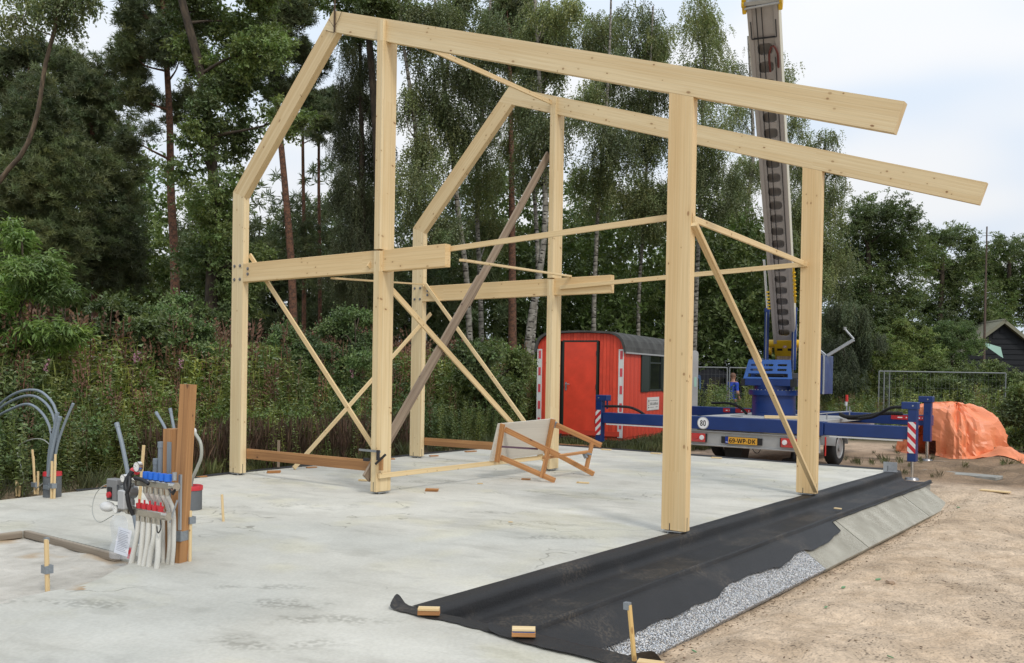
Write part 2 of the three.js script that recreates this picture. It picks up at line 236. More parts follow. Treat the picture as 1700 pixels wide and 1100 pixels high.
// ---------------------------------------------------------------- terrain
function leftEdge(z) { return z < -0.3 ? mix(-5.80, -6.02, (-0.3 - z) / 6) : mix(-5.80, -5.45, Math.min(1, (z + 0.3) / 3)); }
function H(x, z) {
  let h = mix(-0.345, -0.19, sst(-4.6, -7.0, z));
  h = mix(h, -0.07, sst(-5.2, -5.9, x) * sst(-7.6, -6.2, z));
  h = mix(h, -0.45, sst(-13, -24, z) * sst(-9, -4, x + 0.2 * z + 6));
  h = mix(h, 0.05, sst(-8, -13, x) * sst(-12, -6, z));
  const far = Math.hypot(x, z); if (far > 60) h = mix(h, -0.3, sst(60, 90, far));
  const sandy = sst(0.2, 0.9, x) * sst(-8, -6, z); h -= 0.05 * sst(0.98, 0.76, x) * sst(0.3, 0.5, x) * sst(-6.6, -6.0, z) * sst(3.4, 2.9, z);
  h += (fb(x * 0.6 + 40, z * 0.6 + 40, 3) - 0.5) * 0.05 * (x > -6 ? 1 : 3);
  if (far < 16) {
    let f = (fb(x * 3.1 + 7, z * 3.1 + 3, 3) - 0.5) * 0.05 + (fb(x * 8 + 3, z * 8, 3) - 0.5) * 0.034 + (vn(x * 21, z * 21) - 0.5) * 0.008;
    const pr = sst(0.62, 0.78, vn(x * 2.3 + 20, z * 2.9 + 11)); f -= pr * 0.018;
    f *= mix(0.35, 1, sst(0.75, 1.3, x)); h += f * (0.35 + 0.65 * sandy);
    h += sst(-1.8, 0.5, x) * sst(-7.2, -8.6, z) * sst(-14, -11, z) * (fb(x * 2.2 + 70, z * 2.2 + 20, 4) - 0.35) * 0.22;   // dug-over earth round the tarpaulin
  }
  return h;
}
{
  const lines = (segs) => { const a = [segs[0][0]]; for (const [s, e, st] of segs) { const n = Math.max(1, Math.round((e - s) / st)); for (let i = 1; i <= n; i++) a.push(s + (e - s) * i / n); } return a; };
  const X = lines([[-300, -60, 30], [-60, -20, 2.5], [-20, -5, 0.35], [-5, 0.4, 0.2], [0.4, 5.2, 0.045], [5.2, 12, 0.3], [12, 60, 4], [60, 300, 40]]);
  const Z = lines([[-320, -80, 30], [-80, -26, 2.5], [-26, -14, 0.5], [-14, -7, 0.12], [-7, 5, 0.05], [5, 14, 0.4], [14, 60, 6], [60, 300, 40]]);
  const P = [], U = [], C = [], I = [];
  const mixc = (a, b, t) => [mix(a[0], b[0], t), mix(a[1], b[1], t), mix(a[2], b[2], t)];
  for (const z of Z) for (const x of X) {
    P.push(x, H(x, z), z); U.push(x / 3, z / 3);
    let c = [0.93, 0.74, 0.55];
    c = mixc(c, [0.85, 0.66, 0.475], sst(0.42, 0.66, fb(x * 0.8 + 5, z * 0.8 + 9, 4)));
    c = mixc(c, [0.70, 0.52, 0.35], sst(0.50, 0.70, fb(x * 4 + 3, z * 4 + 8, 4)) * 0.38); c = mixc(c, [0.54, 0.39, 0.25], sst(0.56, 0.72, fb(x * 7 + 13, z * 7 + 2, 3)) * 0.38 * sst(0.4, 0.6, fb(x * 0.9, z * 0.9 + 4, 2)));
    c = mixc(c, [0.70, 0.52, 0.38], sst(-6.0, -7.5, z) * 0.7);
    const earth = sst(-1.9, -0.4, x + fb(x * 1.5, z * 1.5, 2) * 1.2 - 0.6) * sst(-6.9, -7.6, z) ;
    c = mixc(c, mixc([0.40, 0.275, 0.17], [0.24, 0.16, 0.09], sst(0.4, 0.65, fb(x * 2.4, z * 2.4, 4))), earth * 0.9);
    c = mixc(c, [0.46, 0.36, 0.25], sst(-5.3, -5.7, x) * sst(-6.5, -5.9, z));
    c = mixc(c, [0.16, 0.13, 0.06], Math.max(sst(-6.6, -7.6, x), sst(-13.5, -15.5, z) * (1 - sst(-2.2, -1.6, x + z * 0.12 + 3) * 0), sst(1.2, 3, x) * sst(-11.5, -13, z), sst(-4.2, -5.0, x) * sst(-7.4, -7.9, z)) * 0.9);
    C.push(...c);
  }
  const w = X.length; for (let j = 0; j < Z.length - 1; j++) for (let i = 0; i < w - 1; i++) { const a = j * w + i; I.push(a, a + w, a + 1, a + 1, a + w, a + w + 1); }
  const g = new THREE.BufferGeometry(); g.setAttribute('position', new THREE.Float32BufferAttribute(P, 3)); g.setAttribute('uv', new THREE.Float32BufferAttribute(U, 2)); g.setAttribute('color', new THREE.Float32BufferAttribute(C, 3)); g.setIndex(I); g.computeVertexNormals();
  struct('ground', g, ground);
}

// ---------------------------------------------------------------- concrete slab with sunken bay
{
  const s = new THREE.Shape(), pt = [[-0.03, -6.38], [-0.03, 2.9], [1.26, 2.9], [1.26, 8.5], [-5.2, 8.5], [-5.45, 2.7]];
  for (let z = 2; z > -6.4; z -= 1) pt.push([leftEdge(z), z]); pt.push([-6.02, -6.38]);
  pt.reverse().forEach(([x, z], i) => i ? s.lineTo(x, -z) : s.moveTo(x, -z));
  const h = new THREE.Path(), hp = [[-3.77, 3.16], [-2.56, 3.15]]; for (let i = 0; i <= 24; i++) { const t = i / 24; hp.push([mix(-2.5, -1.82, Math.min(1, t * 2.5)) + (fb(t * 9, 3, 3) - 0.5) * 0.09, mix(3.14, 5.3, Math.max(0, t - 0.15) / 0.85) + (fb(t * 8, 9, 3) - 0.5) * 0.05]); } hp.push([-3.8, 5.3]);
  hp.forEach(([x, z], i) => i ? h.lineTo(x, -z) : h.moveTo(x, -z)); s.holes.push(h);
  const g = new THREE.ExtrudeGeometry(s, { depth: 0.6, bevelEnabled: false }).rotateX(-Math.PI / 2).translate(0, -0.6, 0), p = g.attributes.position, uv = g.attributes.uv;
  for (let i = 0; i < p.count; i++) uv.setXY(i, (p.getX(i) + 7 + (p.getY(i) < -0.01 ? p.getY(i) : 0)) / 12, (p.getZ(i) + 7) / 12);
  struct('concrete_slab', g, concrete);
  // rough floor of the bay
  const P = new THREE.PlaneGeometry(2.3, 2.5, 60, 60).rotateX(-Math.PI / 2).translate(-2.75, 0, 4.22), q = P.attributes.position;
  for (let i = 0; i < q.count; i++) { const x = q.getX(i), z = q.getZ(i); q.setY(i, -0.052 + (fb(x * 5, z * 5, 4) - 0.5) * 0.03 + 0.045 * sst(-2.15, -1.8, x + (fb(x * 3, z * 3, 3) - 0.5) * 0.3)); }
  P.computeVertexNormals(); struct('bay_floor', P, pitFloor);
  const fb1 = thing('formwork_board', 'weathered grey board edging the sunken bay in front of the heating manifold', 'board');
  member('plank', [-3.75, -0.022, 3.185], [-2.5, -0.03, 3.172], 0.035, 0.05, weathered, fb1);
  const fb2 = thing('formwork_board', 'short grey board edging the bay at the left edge of the photo', 'board');
  member('plank', [-3.755, -0.022, 3.215], [-3.775, -0.022, 4.9], 0.035, 0.05, weathered, fb2);
}
// thin black foil strip showing along the far slab edges
{
  const strip = (pts, w, y0) => { const P = [], I = [], U = []; pts.forEach(([x, z, nx, nz], i) => { const k = w * (0.6 + 0.9 * vn(i * 0.7, 3)), b = 0.006 + 0.012 * vn(i * 1.3, 9); P.push(x - nx * 0.03, 0.006, z - nz * 0.03, x, 0.008 + b, z, x + nx * k, y0 + b, z + nz * k); U.push(0, i, 0.5, i, 1, i); if (i) { const a = (i - 1) * 3; I.push(a, a + 1, a + 3, a + 1, a + 4, a + 3, a + 1, a + 2, a + 4, a + 2, a + 5, a + 4); } }); const g = new THREE.BufferGeometry(); g.setAttribute('position', new THREE.Float32BufferAttribute(P, 3)); g.setAttribute('uv', new THREE.Float32BufferAttribute(U, 2)); g.setIndex(I); g.computeVertexNormals(); return g; };
  const dbl = foil.clone(); dbl.side = THREE.DoubleSide;
  const a = []; for (let z = 1.9; z > -6.35; z -= 0.22) a.push([leftEdge(z) - 0.01, z, -1, 0]); solo('plastic_strip', strip(a, 0.10, -0.02), dbl, 'black plastic strip along the slab edge by the undergrowth', 'plastic strip');
  const b = []; for (let x = -5.9; x < 0.02; x += 0.22) b.push([x, -6.39, 0, -1]); solo('plastic_strip', strip(b, 0.06, -0.06), dbl, 'black plastic strip along the slab edge nearest the trailer', 'plastic strip');
}

// ---------------------------------------------------------------- membrane over the stepped footing
struct('footing_ledge', box(0.40, 0.5, 9.36, 0.165, -0.385, -1.76), greyConcrete);
{
  const cover = z => z < -2.25 ? 0.02 + 0.03 * vn(z * 4, 2) : mix(0.50, 0.60, sst(-2.2, 2.6, z)) + (fb(z * 3 + 3, 1, 3) - 0.5) * 0.22 - 0.18 * sst(-1.5, -2.25, z);
  const prof = [[-0.125, 0.005], [-0.09, 0.006], [-0.05, 0.009], [-0.02, 0.008], [0.0, -0.002], [0.010, -0.022], [0.014, -0.06], [0.022, -0.096], [0.05, -0.119], [0.11, -0.126], [0.2, -0.127], [0.28, -0.126], [0.334, -0.119], [0.347, -0.094], [0.364, -0.088], [0.377, -0.098], [0.380, -0.122], [0.385, -0.126]];
  const P = [], U = [], I = [], n = prof.length + 7; let rows = 0;
  for (let z = 2.89; z >= -6.46; z -= 0.04, rows++) {
    const c = cover(z); let arc = 0, lx = null, ly = null;
    for (let i = 0; i < n; i++) {
      let x, y;
      if (i < prof.length) { [x, y] = prof[i]; const wob = (fb(z * 1.7 + 5, i * 0.4, 3) - 0.5); y += wob * 0.012 * (i > 8 && i < 13 ? 1.3 : i > 3 && i < 9 ? 0.8 : 0.25); x += (fb(z * 1.1 + 30, i * 0.2 + 4, 3) - 0.5) * (i === 0 ? 0.03 : 0.025); if (i < 3) y = Math.max(y, 0.004); else if (i > 8 && i < 13) y = Math.max(y, -0.131); }
      else { const t = (i - prof.length + 1) / 7 * c; x = 0.392 + 0.30 * t; y = -0.123 - 0.213 * t + (fb(z * 2 + 9, t * 3, 3) - 0.42) * 0.012 + (i === n - 1 ? 0.006 : 0); }
      if (lx !== null) arc += Math.hypot(x - lx, y - ly); lx = x; ly = y;
      P.push(x, y, z); U.push(arc / 1.6, z / 1.6);
    }
    if (rows) for (let i = 0; i < n - 1; i++) { const a = (rows - 1) * n + i, b = rows * n + i; I.push(a, a + 1, b, a + 1, b + 1, b); }
  }
  const g = new THREE.BufferGeometry(); g.setAttribute('position', new THREE.Float32BufferAttribute(P, 3)); g.setAttribute('uv', new THREE.Float32BufferAttribute(U, 2)); g.setIndex(I); g.computeVertexNormals();
  const dbl = membrane.clone(); dbl.side = THREE.DoubleSide;
  const mem = thing('rubber_membrane', 'long black rubber membrane draped over the step beside the slab', 'membrane');
  part('sheet', g, dbl, mem);
  // the end flap lying on the near slab edge, two overlapping pieces
  const flap = (x0, x1, z0, z1, lift, tip, ph) => { const nx = 60, nz = 9, P = [], U = [], I = []; for (let j = 0; j <= nz; j++) for (let i = 0; i <= nx; i++) { const u = i / nx, v = j / nz, x = mix(x0 - tip * (v > 0.4 ? (v - 0.4) : 0) * 0.3, x1, u), zz = mix(z0, z1 + (fb(u * 6 + ph, 4, 3) - 0.5) * 0.05 - (u < 0.06 ? (0.06 - u) * tip * 8 : 0), v); let y = lift + (fb(u * 9 + ph, v * 2, 3) - 0.4) * 0.008; if (v < 0.16) y = mix(-0.12, y, sst(0, 0.16, v)); y += sst(0.1, 0, u) * tip * 0.20 * sst(0.2, 0.9, v); P.push(x, Math.max(y, v > 0.16 ? 0.004 : -0.125), zz); U.push(x / 1.6, zz / 1.6); } for (let j = 0; j < nz; j++) for (let i = 0; i < nx; i++) { const a = j * (nx + 1) + i, b = a + nx + 1; I.push(a, b, a + 1, a + 1, b, b + 1); } const q = new THREE.BufferGeometry(); q.setAttribute('position', new THREE.Float32BufferAttribute(P, 3)); q.setAttribute('uv', new THREE.Float32BufferAttribute(U, 2)); q.setIndex(I); q.computeVertexNormals(); return q; };
  part('end_flap', flap(-0.19, 0.62, 2.875, 3.01, 0.007, 0.22, 1), dbl, mem);
  part('end_flap', flap(0.46, 1.36, 2.865, 3.035, 0.013, 0.12, 5), dbl, mem);
  // loose tongue folded back over the corner of the ledge
  const tg = []; { const P = [], U = [], I = [], nx = 26, nz = 8; for (let j = 0; j <= nz; j++) for (let i = 0; i <= nx; i++) { const u = i / nx, v = j / nz, z = mix(2.87, 2.62 - 0.14 * Math.sin(u * 3), v), x = mix(0.33, 1.22, u), on = x < 0.4 ? -0.118 : x < 0.70 ? -0.13 - 0.70 * (x - 0.4) : -0.335 + (x - 0.7) * 0.35; P.push(x, on + 0.02 + 0.03 * Math.sin(v * 3.1) + (1 - v) * sst(0.4, 1, u) * 0.17 + (fb(u * 5, v * 3, 2) - 0.5) * 0.02, z); U.push(x / 1.6, z / 1.6); } for (let j = 0; j < nz; j++) for (let i = 0; i < nx; i++) { const a = j * (nx + 1) + i, b = a + nx + 1; I.push(a, a + 1, b, a + 1, b + 1, b); } const q = new THREE.BufferGeometry(); q.setAttribute('position', new THREE.Float32BufferAttribute(P, 3)); q.setAttribute('uv', new THREE.Float32BufferAttribute(U, 2)); q.setIndex(I); q.computeVertexNormals(); tg.push(q); }
  part('folded_tongue', tg[0], dbl, mem);
}
// sloping insulation boards on the outside of the footing
{
  for (const m of [foamSpeck, foamPlain]) m.map.repeat.set(4, 0.8);
  const J = [2.86, 2.05, 0.98, -0.10, -1.2, -2.42, -3.69, -4.9, -6.02], n = V(0.574, 0.819, 0), lab = ['speckled grey foam board nearest the camera, mostly under the black membrane', 'second speckled foam board from the camera, below the ragged membrane edge', 'third sloping board from the camera, speckled, with bright granules', 'fourth sloping board from the camera, last of the speckled ones', 'plain grey sloping board beside the tip of the membrane edge', 'plain grey sloping board just beyond the membrane tip', 'plain grey sloping board third from the far end', 'last sloping grey board at the far end by the trailer jack'];
  for (let i = 0; i < 8; i++) {
    const t = thing('insulation_board', lab[i], 'insulation board', [0.54, -0.245, 0], 0, 'sloping insulation boards along the footing');
    const off = rr(-0.004, 0.004), o = [n.x * (-0.021 + off), n.y * (-0.021 + off), 0];
    member('board', [o[0] + rr(-0.004, 0.004), o[1], J[i] - 0.005], [o[0] + rr(-0.004, 0.004), o[1], J[i + 1] + 0.005], 0.385, 0.045, i < 4 ? foamSpeck : foamPlain, t, n.clone(), 0.004);
  }
}

// ---------------------------------------------------------------- the two timber portal frames
function makeFrame(label) {
  const f = thing('portal_frame', label, 'timber frame', [0, 0, 0], 0, 'timber portal frames'), T = 0.077, y0 = 0.025;
  const us = x => 4.7054 - 0.3355 * (x + 4.0165), tp = x => 4.9507 - 0.3356 * (x + 4.0926);     // rafter underside and top
  const ks = 1.0157, ko = x => 3.2524 + ks * (x + 5.765), ki = x => 3.1676 + ks * (x + 5.561);  // knee rafter outer and inner edge
  const jx = (4.7054 - 0.3355 * 4.0165 - 3.2524 - ks * 5.765) / (ks + 0.3355), ix = (4.7054 - 0.3355 * 4.0165 - 3.1676 - ks * 5.561) / (ks + 0.3355);
  part('post', prism([[-5.765, y0], [-5.561, y0], [-5.561, 3.1676], [-5.765, 3.2524]], 0, -T, Math.PI / 2), spruce, f);
  part('knee_rafter', prism([[-5.765, 3.2534], [-5.561, 3.1686], [ix, us(ix) - 0.001], [jx, us(jx) - 0.001]], 0, -T, Math.atan(ks)), spruceC, f);
  part('rafter', prism([[jx, us(jx)], [1.4632, us(1.4632)], [1.527, tp(1.527)], [-4.0926, tp(-4.0926)]], 0, -T, -0.324), spruce, f);
  part('post', prism([[-0.2044, y0], [0, y0], [0, us(0) - 0.002], [-0.2044, us(-0.2044) - 0.002]], 0, -T, Math.PI / 2), spruceB, f);
  part('tie_beam', bar(5.559 - 2.499, T, 0.213, 0.004), spruceB, f, [-5.559, 2.313, -T / 2]);
  // middle post turned edgewise, notched round beam and rafter
  const mx0 = -3.395, mx1 = -3.317, zf = 0.045, zb = -0.1555, pw = (a, b, za, zz) => prism([[mx0, a], [mx1, a], [mx1, b], [mx0, b]], za, zz, Math.PI / 2);
  part('lower_middle_post', [pw(y0, 2.204, zf, zb), pw(2.2045, 2.405, zf, 0.001), pw(2.2045, 2.405, -T - 0.001, zb)], spruce, f);
  part('upper_middle_post', [pw(2.424, us(mx1) - 0.002, zf, zb), prism([[mx0, us(mx1) - 0.001], [mx1, us(mx1) - 0.001], [mx1, 4.675], [mx0, 4.675]], zf, 0.001, Math.PI / 2), prism([[mx0, us(mx1) - 0.001], [mx1, us(mx1) - 0.001], [mx1, 4.675], [mx0, 4.675]], -T - 0.001, zb, Math.PI / 2)], spruce, f);
  for (const [x, y] of [[-5.714, 2.395], [-5.612, 2.395], [-5.714, 2.241], [-5.612, 2.241], [-5.469, 2.354], [-5.469, 2.294]]) { const b = part('bolt', [cyl(0.019, 0.019, 0.004, 0, 0, 0.002, 16, 'z'), cyl(0.0125, 0.0115, 0.01, 0, 0, 0.009, 6, 'z')], steel, f, [x, y, 0]); b.rotation.z = rnd() * 3; }
  for (const [x, z, turn] of [[-5.663, -0.0385, 0], [-3.356, -0.055, Math.PI / 2], [-0.102, -0.0385, 0]]) {
    const s = part('foot_plate', [box(0.15, 0.006, 0.12, 0, 0.018, 0), cyl(0.012, 0.012, 0.016, 0.045, 0.008, 0.03, 8), cyl(0.012, 0.012, 0.016, -0.045, 0.008, 0.03, 8), cyl(0.012, 0.012, 0.016, 0.045, 0.008, -0.03, 8), cyl(0.012, 0.012, 0.016, -0.045, 0.008, -0.03, 8)], zinc, f, [x, 0, z]); s.rotation.y = turn;
    part('knife_plate', turn ? [box(0.007, 0.10, 0.203, 0, 0.07, 0)] : [box(0.206, 0.11, 0.007, 0, 0.075, 0.006), box(0.007, 0.055, 0.0795, -0.03, 0.05, 0)], darkSteel, f, [x, 0, z]);
  }
  return f;
}
makeFrame('near light spruce portal frame with sloping rafter and bolted tie beam');
{ const f2 = makeFrame('far light spruce portal frame, second one behind the near frame'); f2.position.z = -2.998; }
{ // sling at the ridge of the near frame
  const s = thing('lifting_sling', 'brown lifting sling hanging onto the ridge of the near frame', 'sling', [-4.06, 4.72, 0.012]);
  part('strap', [box(0.018, 3.0, 0.006, 0.0, 1.58, 0), box(0.020, 0.25, 0.008, 0.002, 0.12, 0.002)], rope, s);
  part('cord', tube([[-0.10, 0.155, -0.004], [-0.05, 0.10, 0], [0, 0.04, 0.003]], 0.0025, 0.0025, 5, 8), rope, s); part('cord', tube([[-0.14, 0.05, -0.004], [-0.07, 0.015, 0], [0, -0.01, 0.003]], 0.0025, 0.0025, 5, 8), rope, s); part('cord', tube([[0.10, 0.185, -0.004], [0.05, 0.10, 0], [0, 0.05, 0.003]], 0.0025, 0.0025, 5, 8), rope, s);
}
// temporary battens and braces, each nailed on by itself
const br = (label, A, B, w, h, mat = batten, up, name = 'brace') => { const g = thing(name, label, 'batten', A, 0, undefined); const O = V(...A); member('batten', [0, 0, 0], V(...B).sub(O).toArray(), w, h, mat, g, up, 0.002); return g; };
br('thin batten from the near rafter down to the far ridge', [-2.96, 4.40, -0.09], [-3.40, 4.625, -2.985], 0.022, 0.052);
br('long horizontal batten from near tie beam to near right post', [-3.05, 2.362, -0.09], [-0.03, 2.478, -0.09], 0.022, 0.048);
br('thin batten from near tie beam end to top of far tie beam', [-2.38, 2.27, -0.095], [-3.08, 2.432, -2.99], 0.045, 0.022);
br('batten running diagonally between the two right posts at head height', [0.014, 2.425, -0.02], [-0.17, 2.418, -2.97], 0.022, 0.05);
br('thin batten under near tie beam to far left post', [-4.16, 2.19, -0.1], [-5.555, 2.446, -2.985], 0.045, 0.02);
br('horizontal batten on the far frame from tie beam to right post', [-3.22, 2.300, -2.984], [-0.13, 2.406, -2.984], 0.024, 0.05);
{ const g = br('sloping brace from near right post to the foot of the far right post', [0.022, 2.385, -0.01], [-0.005, 1.36, -1.42], 0.036, 0.05, batten, V(1, 0, 0)); member('batten', [-0.03, -0.75, -1.05], [-0.012, -2.33, -2.962], 0.03, 0.044, batten, g, V(1, 0, 0), 0.002); }
br('diagonal brace inside near frame from tie beam to middle post foot', [-5.56, 2.525, -0.092], [-3.40, 0.345, -0.092], 0.022, 0.05);
br('diagonal brace from far left post down to the slab edge', [-5.585, 2.05, -3.20], [-5.60, 0.02, -0.80], 0.022, 0.05, batten, V(0, 1, 0.2));
br('diagonal brace from near tie beam down to the far middle post foot', [-3.50, 2.29, 0.02], [-3.29, 0.09, -2.90], 0.024, 0.058, batten);
br('diagonal brace inside far frame from left post to middle post foot', [-5.50, 2.445, -2.985], [-3.36, 0.20, -2.985], 0.022, 0.05);
{ const A = [-3.44, 0.15, 0.062], B = [-3.47, 2.45, -1.82]; const g = br('long weathered brown plank leaning between the middle posts', A, [-3.468, 2.30, -1.70], 0.026, 0.115, greyWood, V(0.06, 0.7, 0.75), 'plank_brace'); member('batten', [-0.03, 1.85, -1.55], [-0.075, 3.86, -3.16], 0.024, 0.105, greyWood, g, V(0.06, 0.7, 0.75), 0.002); }
br('low light batten along the floor between the middle posts', [-3.295, 0.185, 0.03], [-3.305, 0.185, -2.95], 0.022, 0.05);
br('brown board low down between left and middle post of near frame', [-5.56, 0.245, -0.092], [-3.40, 0.262, -0.092], 0.024, 0.115, oldWood, undefined, 'low_board');
br('brown board low down between left and middle post of far frame', [-5.56, 0.235, -3.09], [-3.40, 0.25, -3.09], 0.024, 0.105, oldWood, undefined, 'low_board');
{ // clamp at the foot of the near middle post
  const c = thing('bar_clamp', 'dark metal bar clamp gripping the near middle post foot', 'clamp', [-3.33, 0.34, 0.07]);
  part('rail', box(0.30, 0.022, 0.008, -0.07, 0.09, -0.01), zinc, c);
  part('jaw', box(0.03, 0.10, 0.02, 0.06, 0.055, 0.0), darkSteel, c); part('screw_end', box(0.07, 0.03, 0.03, -0.1, 0.0, 0.0), darkSteel, c);
  part('handle', rod([0.05, -0.03, 0.02], [0.19, 0.07, 0.03], 0.013, 8), blackPl, c);
  part('pad_block', bar(0.13, 0.02, 0.045, 0.002).rotateZ(Math.PI / 2).translate(0.045, -0.10, -0.06), oldWood, c);
}
// overturned workbench
{
  const O = [-3.25, 0, -2.3], p = (x, y, z) => [x - O[0], y, z - O[2]], w = thing('workbench', 'small overturned workbench with pale top leaning on the low batten', 'workbench', O);
  const tl = V(...p(-3.215, 0.645, -1.755)), bl = V(...p(-3.30, 0.214, -1.715)), trr = V(...p(-3.20, 0.672, -2.84)), brr = V(...p(-3.285, 0.24, -2.80));
  const n = V().subVectors(trr, tl).cross(V().subVectors(bl, tl)).normalize().multiplyScalar(-0.022), b = new GB(), q = [tl, bl, brr, trr], k = q.map(v => v.clone().add(n));
  const chk = n.x > 0 ? 1 : -1; const F = chk > 0 ? k : q, K = chk > 0 ? q : k;
  b.face(F); b.face([...K].reverse()); for (let i = 0; i < 4; i++) { const j = (i + 1) % 4; b.face([F[i], K[i], K[j], F[j]]); }
  const top = part('bench_top', b.geo(), melamine.clone(), w); top.material.side = THREE.DoubleSide;
  const m = (nm, A, B, ww, hh, up) => member(nm, p(...A), p(...B), ww, hh, tableWood, w, up, 0.003);
  m('leg', [-3.19, 0.575, -1.86], [-2.62, 0.295, -2.13], 0.03, 0.062); m('leg', [-3.24, 0.25, -1.86], [-2.60, 0.022, -2.03], 0.03, 0.058);
  m('leg', [-3.165, 0.61, -2.80], [-2.63, 0.36, -3.06], 0.03, 0.062); m('leg', [-3.22, 0.28, -2.80], [-2.63, 0.024, -2.90], 0.03, 0.058);
  m('batten', [-3.17, 0.64, -1.79], [-3.25, 0.20, -1.80], 0.06, 0.03, V(0, 0, 1)); m('batten', [-3.145, 0.665, -2.77], [-3.23, 0.24, -2.76], 0.06, 0.03, V(0, 0, 1));
  m('cross_rail', [-2.72, 0.36, -2.06], [-2.74, 0.045, -1.975], 0.03, 0.06, V(0, 0, 1)); m('cross_rail', [-2.72, 0.39, -2.995], [-2.74, 0.06, -2.895], 0.03, 0.06, V(0, 0, 1));
  m('stretcher', [-2.735, 0.27, -2.0], [-2.735, 0.285, -2.93], 0.05, 0.03);
  part('strap', barGeo(p(-3.19, 0.38, -1.80), p(-2.86, 0.36, -2.06), 0.004, 0.022), purple, w);
  part('tape_wrap', [box(0.05, 0.075, 0.045).rotateZ(-0.4).translate(...p(-3.15, 0.60, -2.80))], tape, w);
  part('tape_wrap', [box(0.035, 0.08, 0.04).rotateZ(0.5).translate(...p(-2.735, 0.25, -2.86)), box(0.12, 0.02, 0.03).rotateY(0.6).rotateZ(-0.3).translate(...p(-2.72, 0.27, -2.88))], tape, w);
}

// ---------------------------------------------------------------- trailer crane
const wp = (name, geo, mat, grp) => { const g = Array.isArray(geo) ? mergeGeometries(geo.map(q => q.index ? q.toNonIndexed() : q)) : geo; let o = grp; while (o && o !== scene) { g.translate(-o.position.x, -o.position.y, -o.position.z); o = o.parent; } return part(name, g, mat, grp); };
const bxx = (x0, x1, y0, y1, z0, z1, r = 0.008) => rbox(x1 - x0, y1 - y0, Math.abs(z1 - z0), r, (x0 + x1) / 2, (y0 + y1) / 2, (z0 + z1) / 2);
function decal(w, h, px, py, draw) { return { geo: new THREE.PlaneGeometry(w, h), mat: M({ map: canvasTex(px, py, draw), roughness: 0.45 }) }; }
{
  const c = thing('trailer_crane', 'blue trailer-mounted crane with grey boom raised behind the frames', 'crane', [-2.58, -0.19, -8.6]);
  wp('rear_beam', bxx(-3.86, -1.30, 0.36, 0.567, -7.2, -7.42), blue, c);
  for (const [a, b] of [[-5.16, -3.87], [-1.29, -0.10]]) { wp('outrigger_arm', bxx(a, b, 0.372, 0.556, -7.22, -7.40), blue, c); wp('slide_strip', box(b - a - 0.16, 0.022, 0.05, (a + b) / 2, 0.356, -7.25), white, c); }
  const stripes = (flip) => (x, w, h) => { x.fillStyle = '#d9d9d6'; x.fillRect(0, 0, w, h); x.fillStyle = '#c0202a'; for (let k = -1; k < 6; k++) { const y = k * h / 3.2; x.beginPath(); const s = flip ? -1 : 1; x.moveTo(0, y + (s > 0 ? 0 : w)); x.lineTo(w, y + (s > 0 ? w : 0)); x.lineTo(w, y + (s > 0 ? w : 0) + h / 6.4); x.lineTo(0, y + (s > 0 ? 0 : w) + h / 6.4); x.fill(); } };
  const jack = (x, top, bot, z, headL, headR, striped, flip, foot) => {
    const col = wp('jack_leg', bxx(x - 0.058, x + 0.058, bot, top - 0.09, z, z - 0.13), blue, c);
    wp('jack_head', bxx(headL, headR, top - 0.1, top, z + 0.012, z - 0.15), blue, c);
    wp('jack_bolt', cyl(0.012, 0.012, 0.01, x + 0.01, top - 0.05, z + 0.015, 8, 'z'), zinc, c);
    wp('jack_rod', cyl(0.026, 0.026, bot - foot, x, (bot + foot) / 2, z - 0.06, 14), chrome, c);
    wp('jack_foot', [cyl(0.10, 0.085, 0.03, x, foot + 0.015, z - 0.06, 18)], steel, c);
    if (striped) { const hh = 0.44, d = decal(0.108, hh, 64, 256, stripes(flip)); d.geo.translate(x, bot + 0.12 + hh / 2, z + 0.0075); wp('warning_stripes', d.geo, d.mat, c); }
  };
  jack(-0.055, 0.905, 0.065, -7.2, -0.20, 0.012, true, false, H(-0.05, -7.26) + 0.0); jack(-5.225, 0.862, 0.04, -7.2, -5.283, -5.06, true, true, H(-5.2, -7.26));
  jack(-0.46, 0.945, 0.185, -9.95, -0.60, -0.38, false, false, -0.14); jack(-5.0, 0.94, 0.18, -9.95, -5.1, -4.9, false, false, -0.14);
  wp('front_beam', bxx(-5.05, -0.40, 0.45, 0.625, -9.98, -10.16), blue, c);
  for (const [x, w] of [[-0.9, 0.28], [-0.60, 0.16], [-3.72, 0.30], [-4.05, 0.14]]) { const d = decal(w, 0.075, 128, 36, (k, W, Hh) => { k.fillStyle = '#b3262c'; k.fillRect(0, 0, W, Hh); k.fillStyle = '#eee'; k.fillRect(W * 0.38, Hh * 0.4, W * 0.28, Hh * 0.25); k.beginPath(); k.moveTo(W * 0.86, Hh * 0.3); k.lineTo(W * 0.95, Hh * 0.5); k.lineTo(W * 0.86, Hh * 0.7); k.fill(); }); d.geo.translate(x, 0.575, -9.972); wp('red_sticker', d.geo, d.mat, c); }
  const hose = (pts, r = 0.024) => { const L = []; const cv = new THREE.CatmullRomCurve3(pts.map(p => V(...p))); const n = 46; for (let i = 0; i <= n; i++) L.push(cv.getPointAt(i / n)); const g = [tube(pts, r * 0.86, r * 0.86, 8, 30)]; for (let i = 1; i < n; i++) { const t = cv.getTangentAt(i / n), q = new THREE.Quaternion().setFromUnitVectors(V(0, 0, 1), t), tg = new THREE.TorusGeometry(r * 0.86, r * 0.2, 4, 10).applyQuaternion(q); tg.translate(L[i].x, L[i].y, L[i].z); g.push(tg); } return g; };
  wp('hydraulic_hose', hose([[-5.13, 0.665, -7.27], [-4.85, 0.672, -7.25], [-4.62, 0.66, -7.27], [-4.46, 0.60, -7.3], [-4.38, 0.545, -7.33]]), rubber, c);
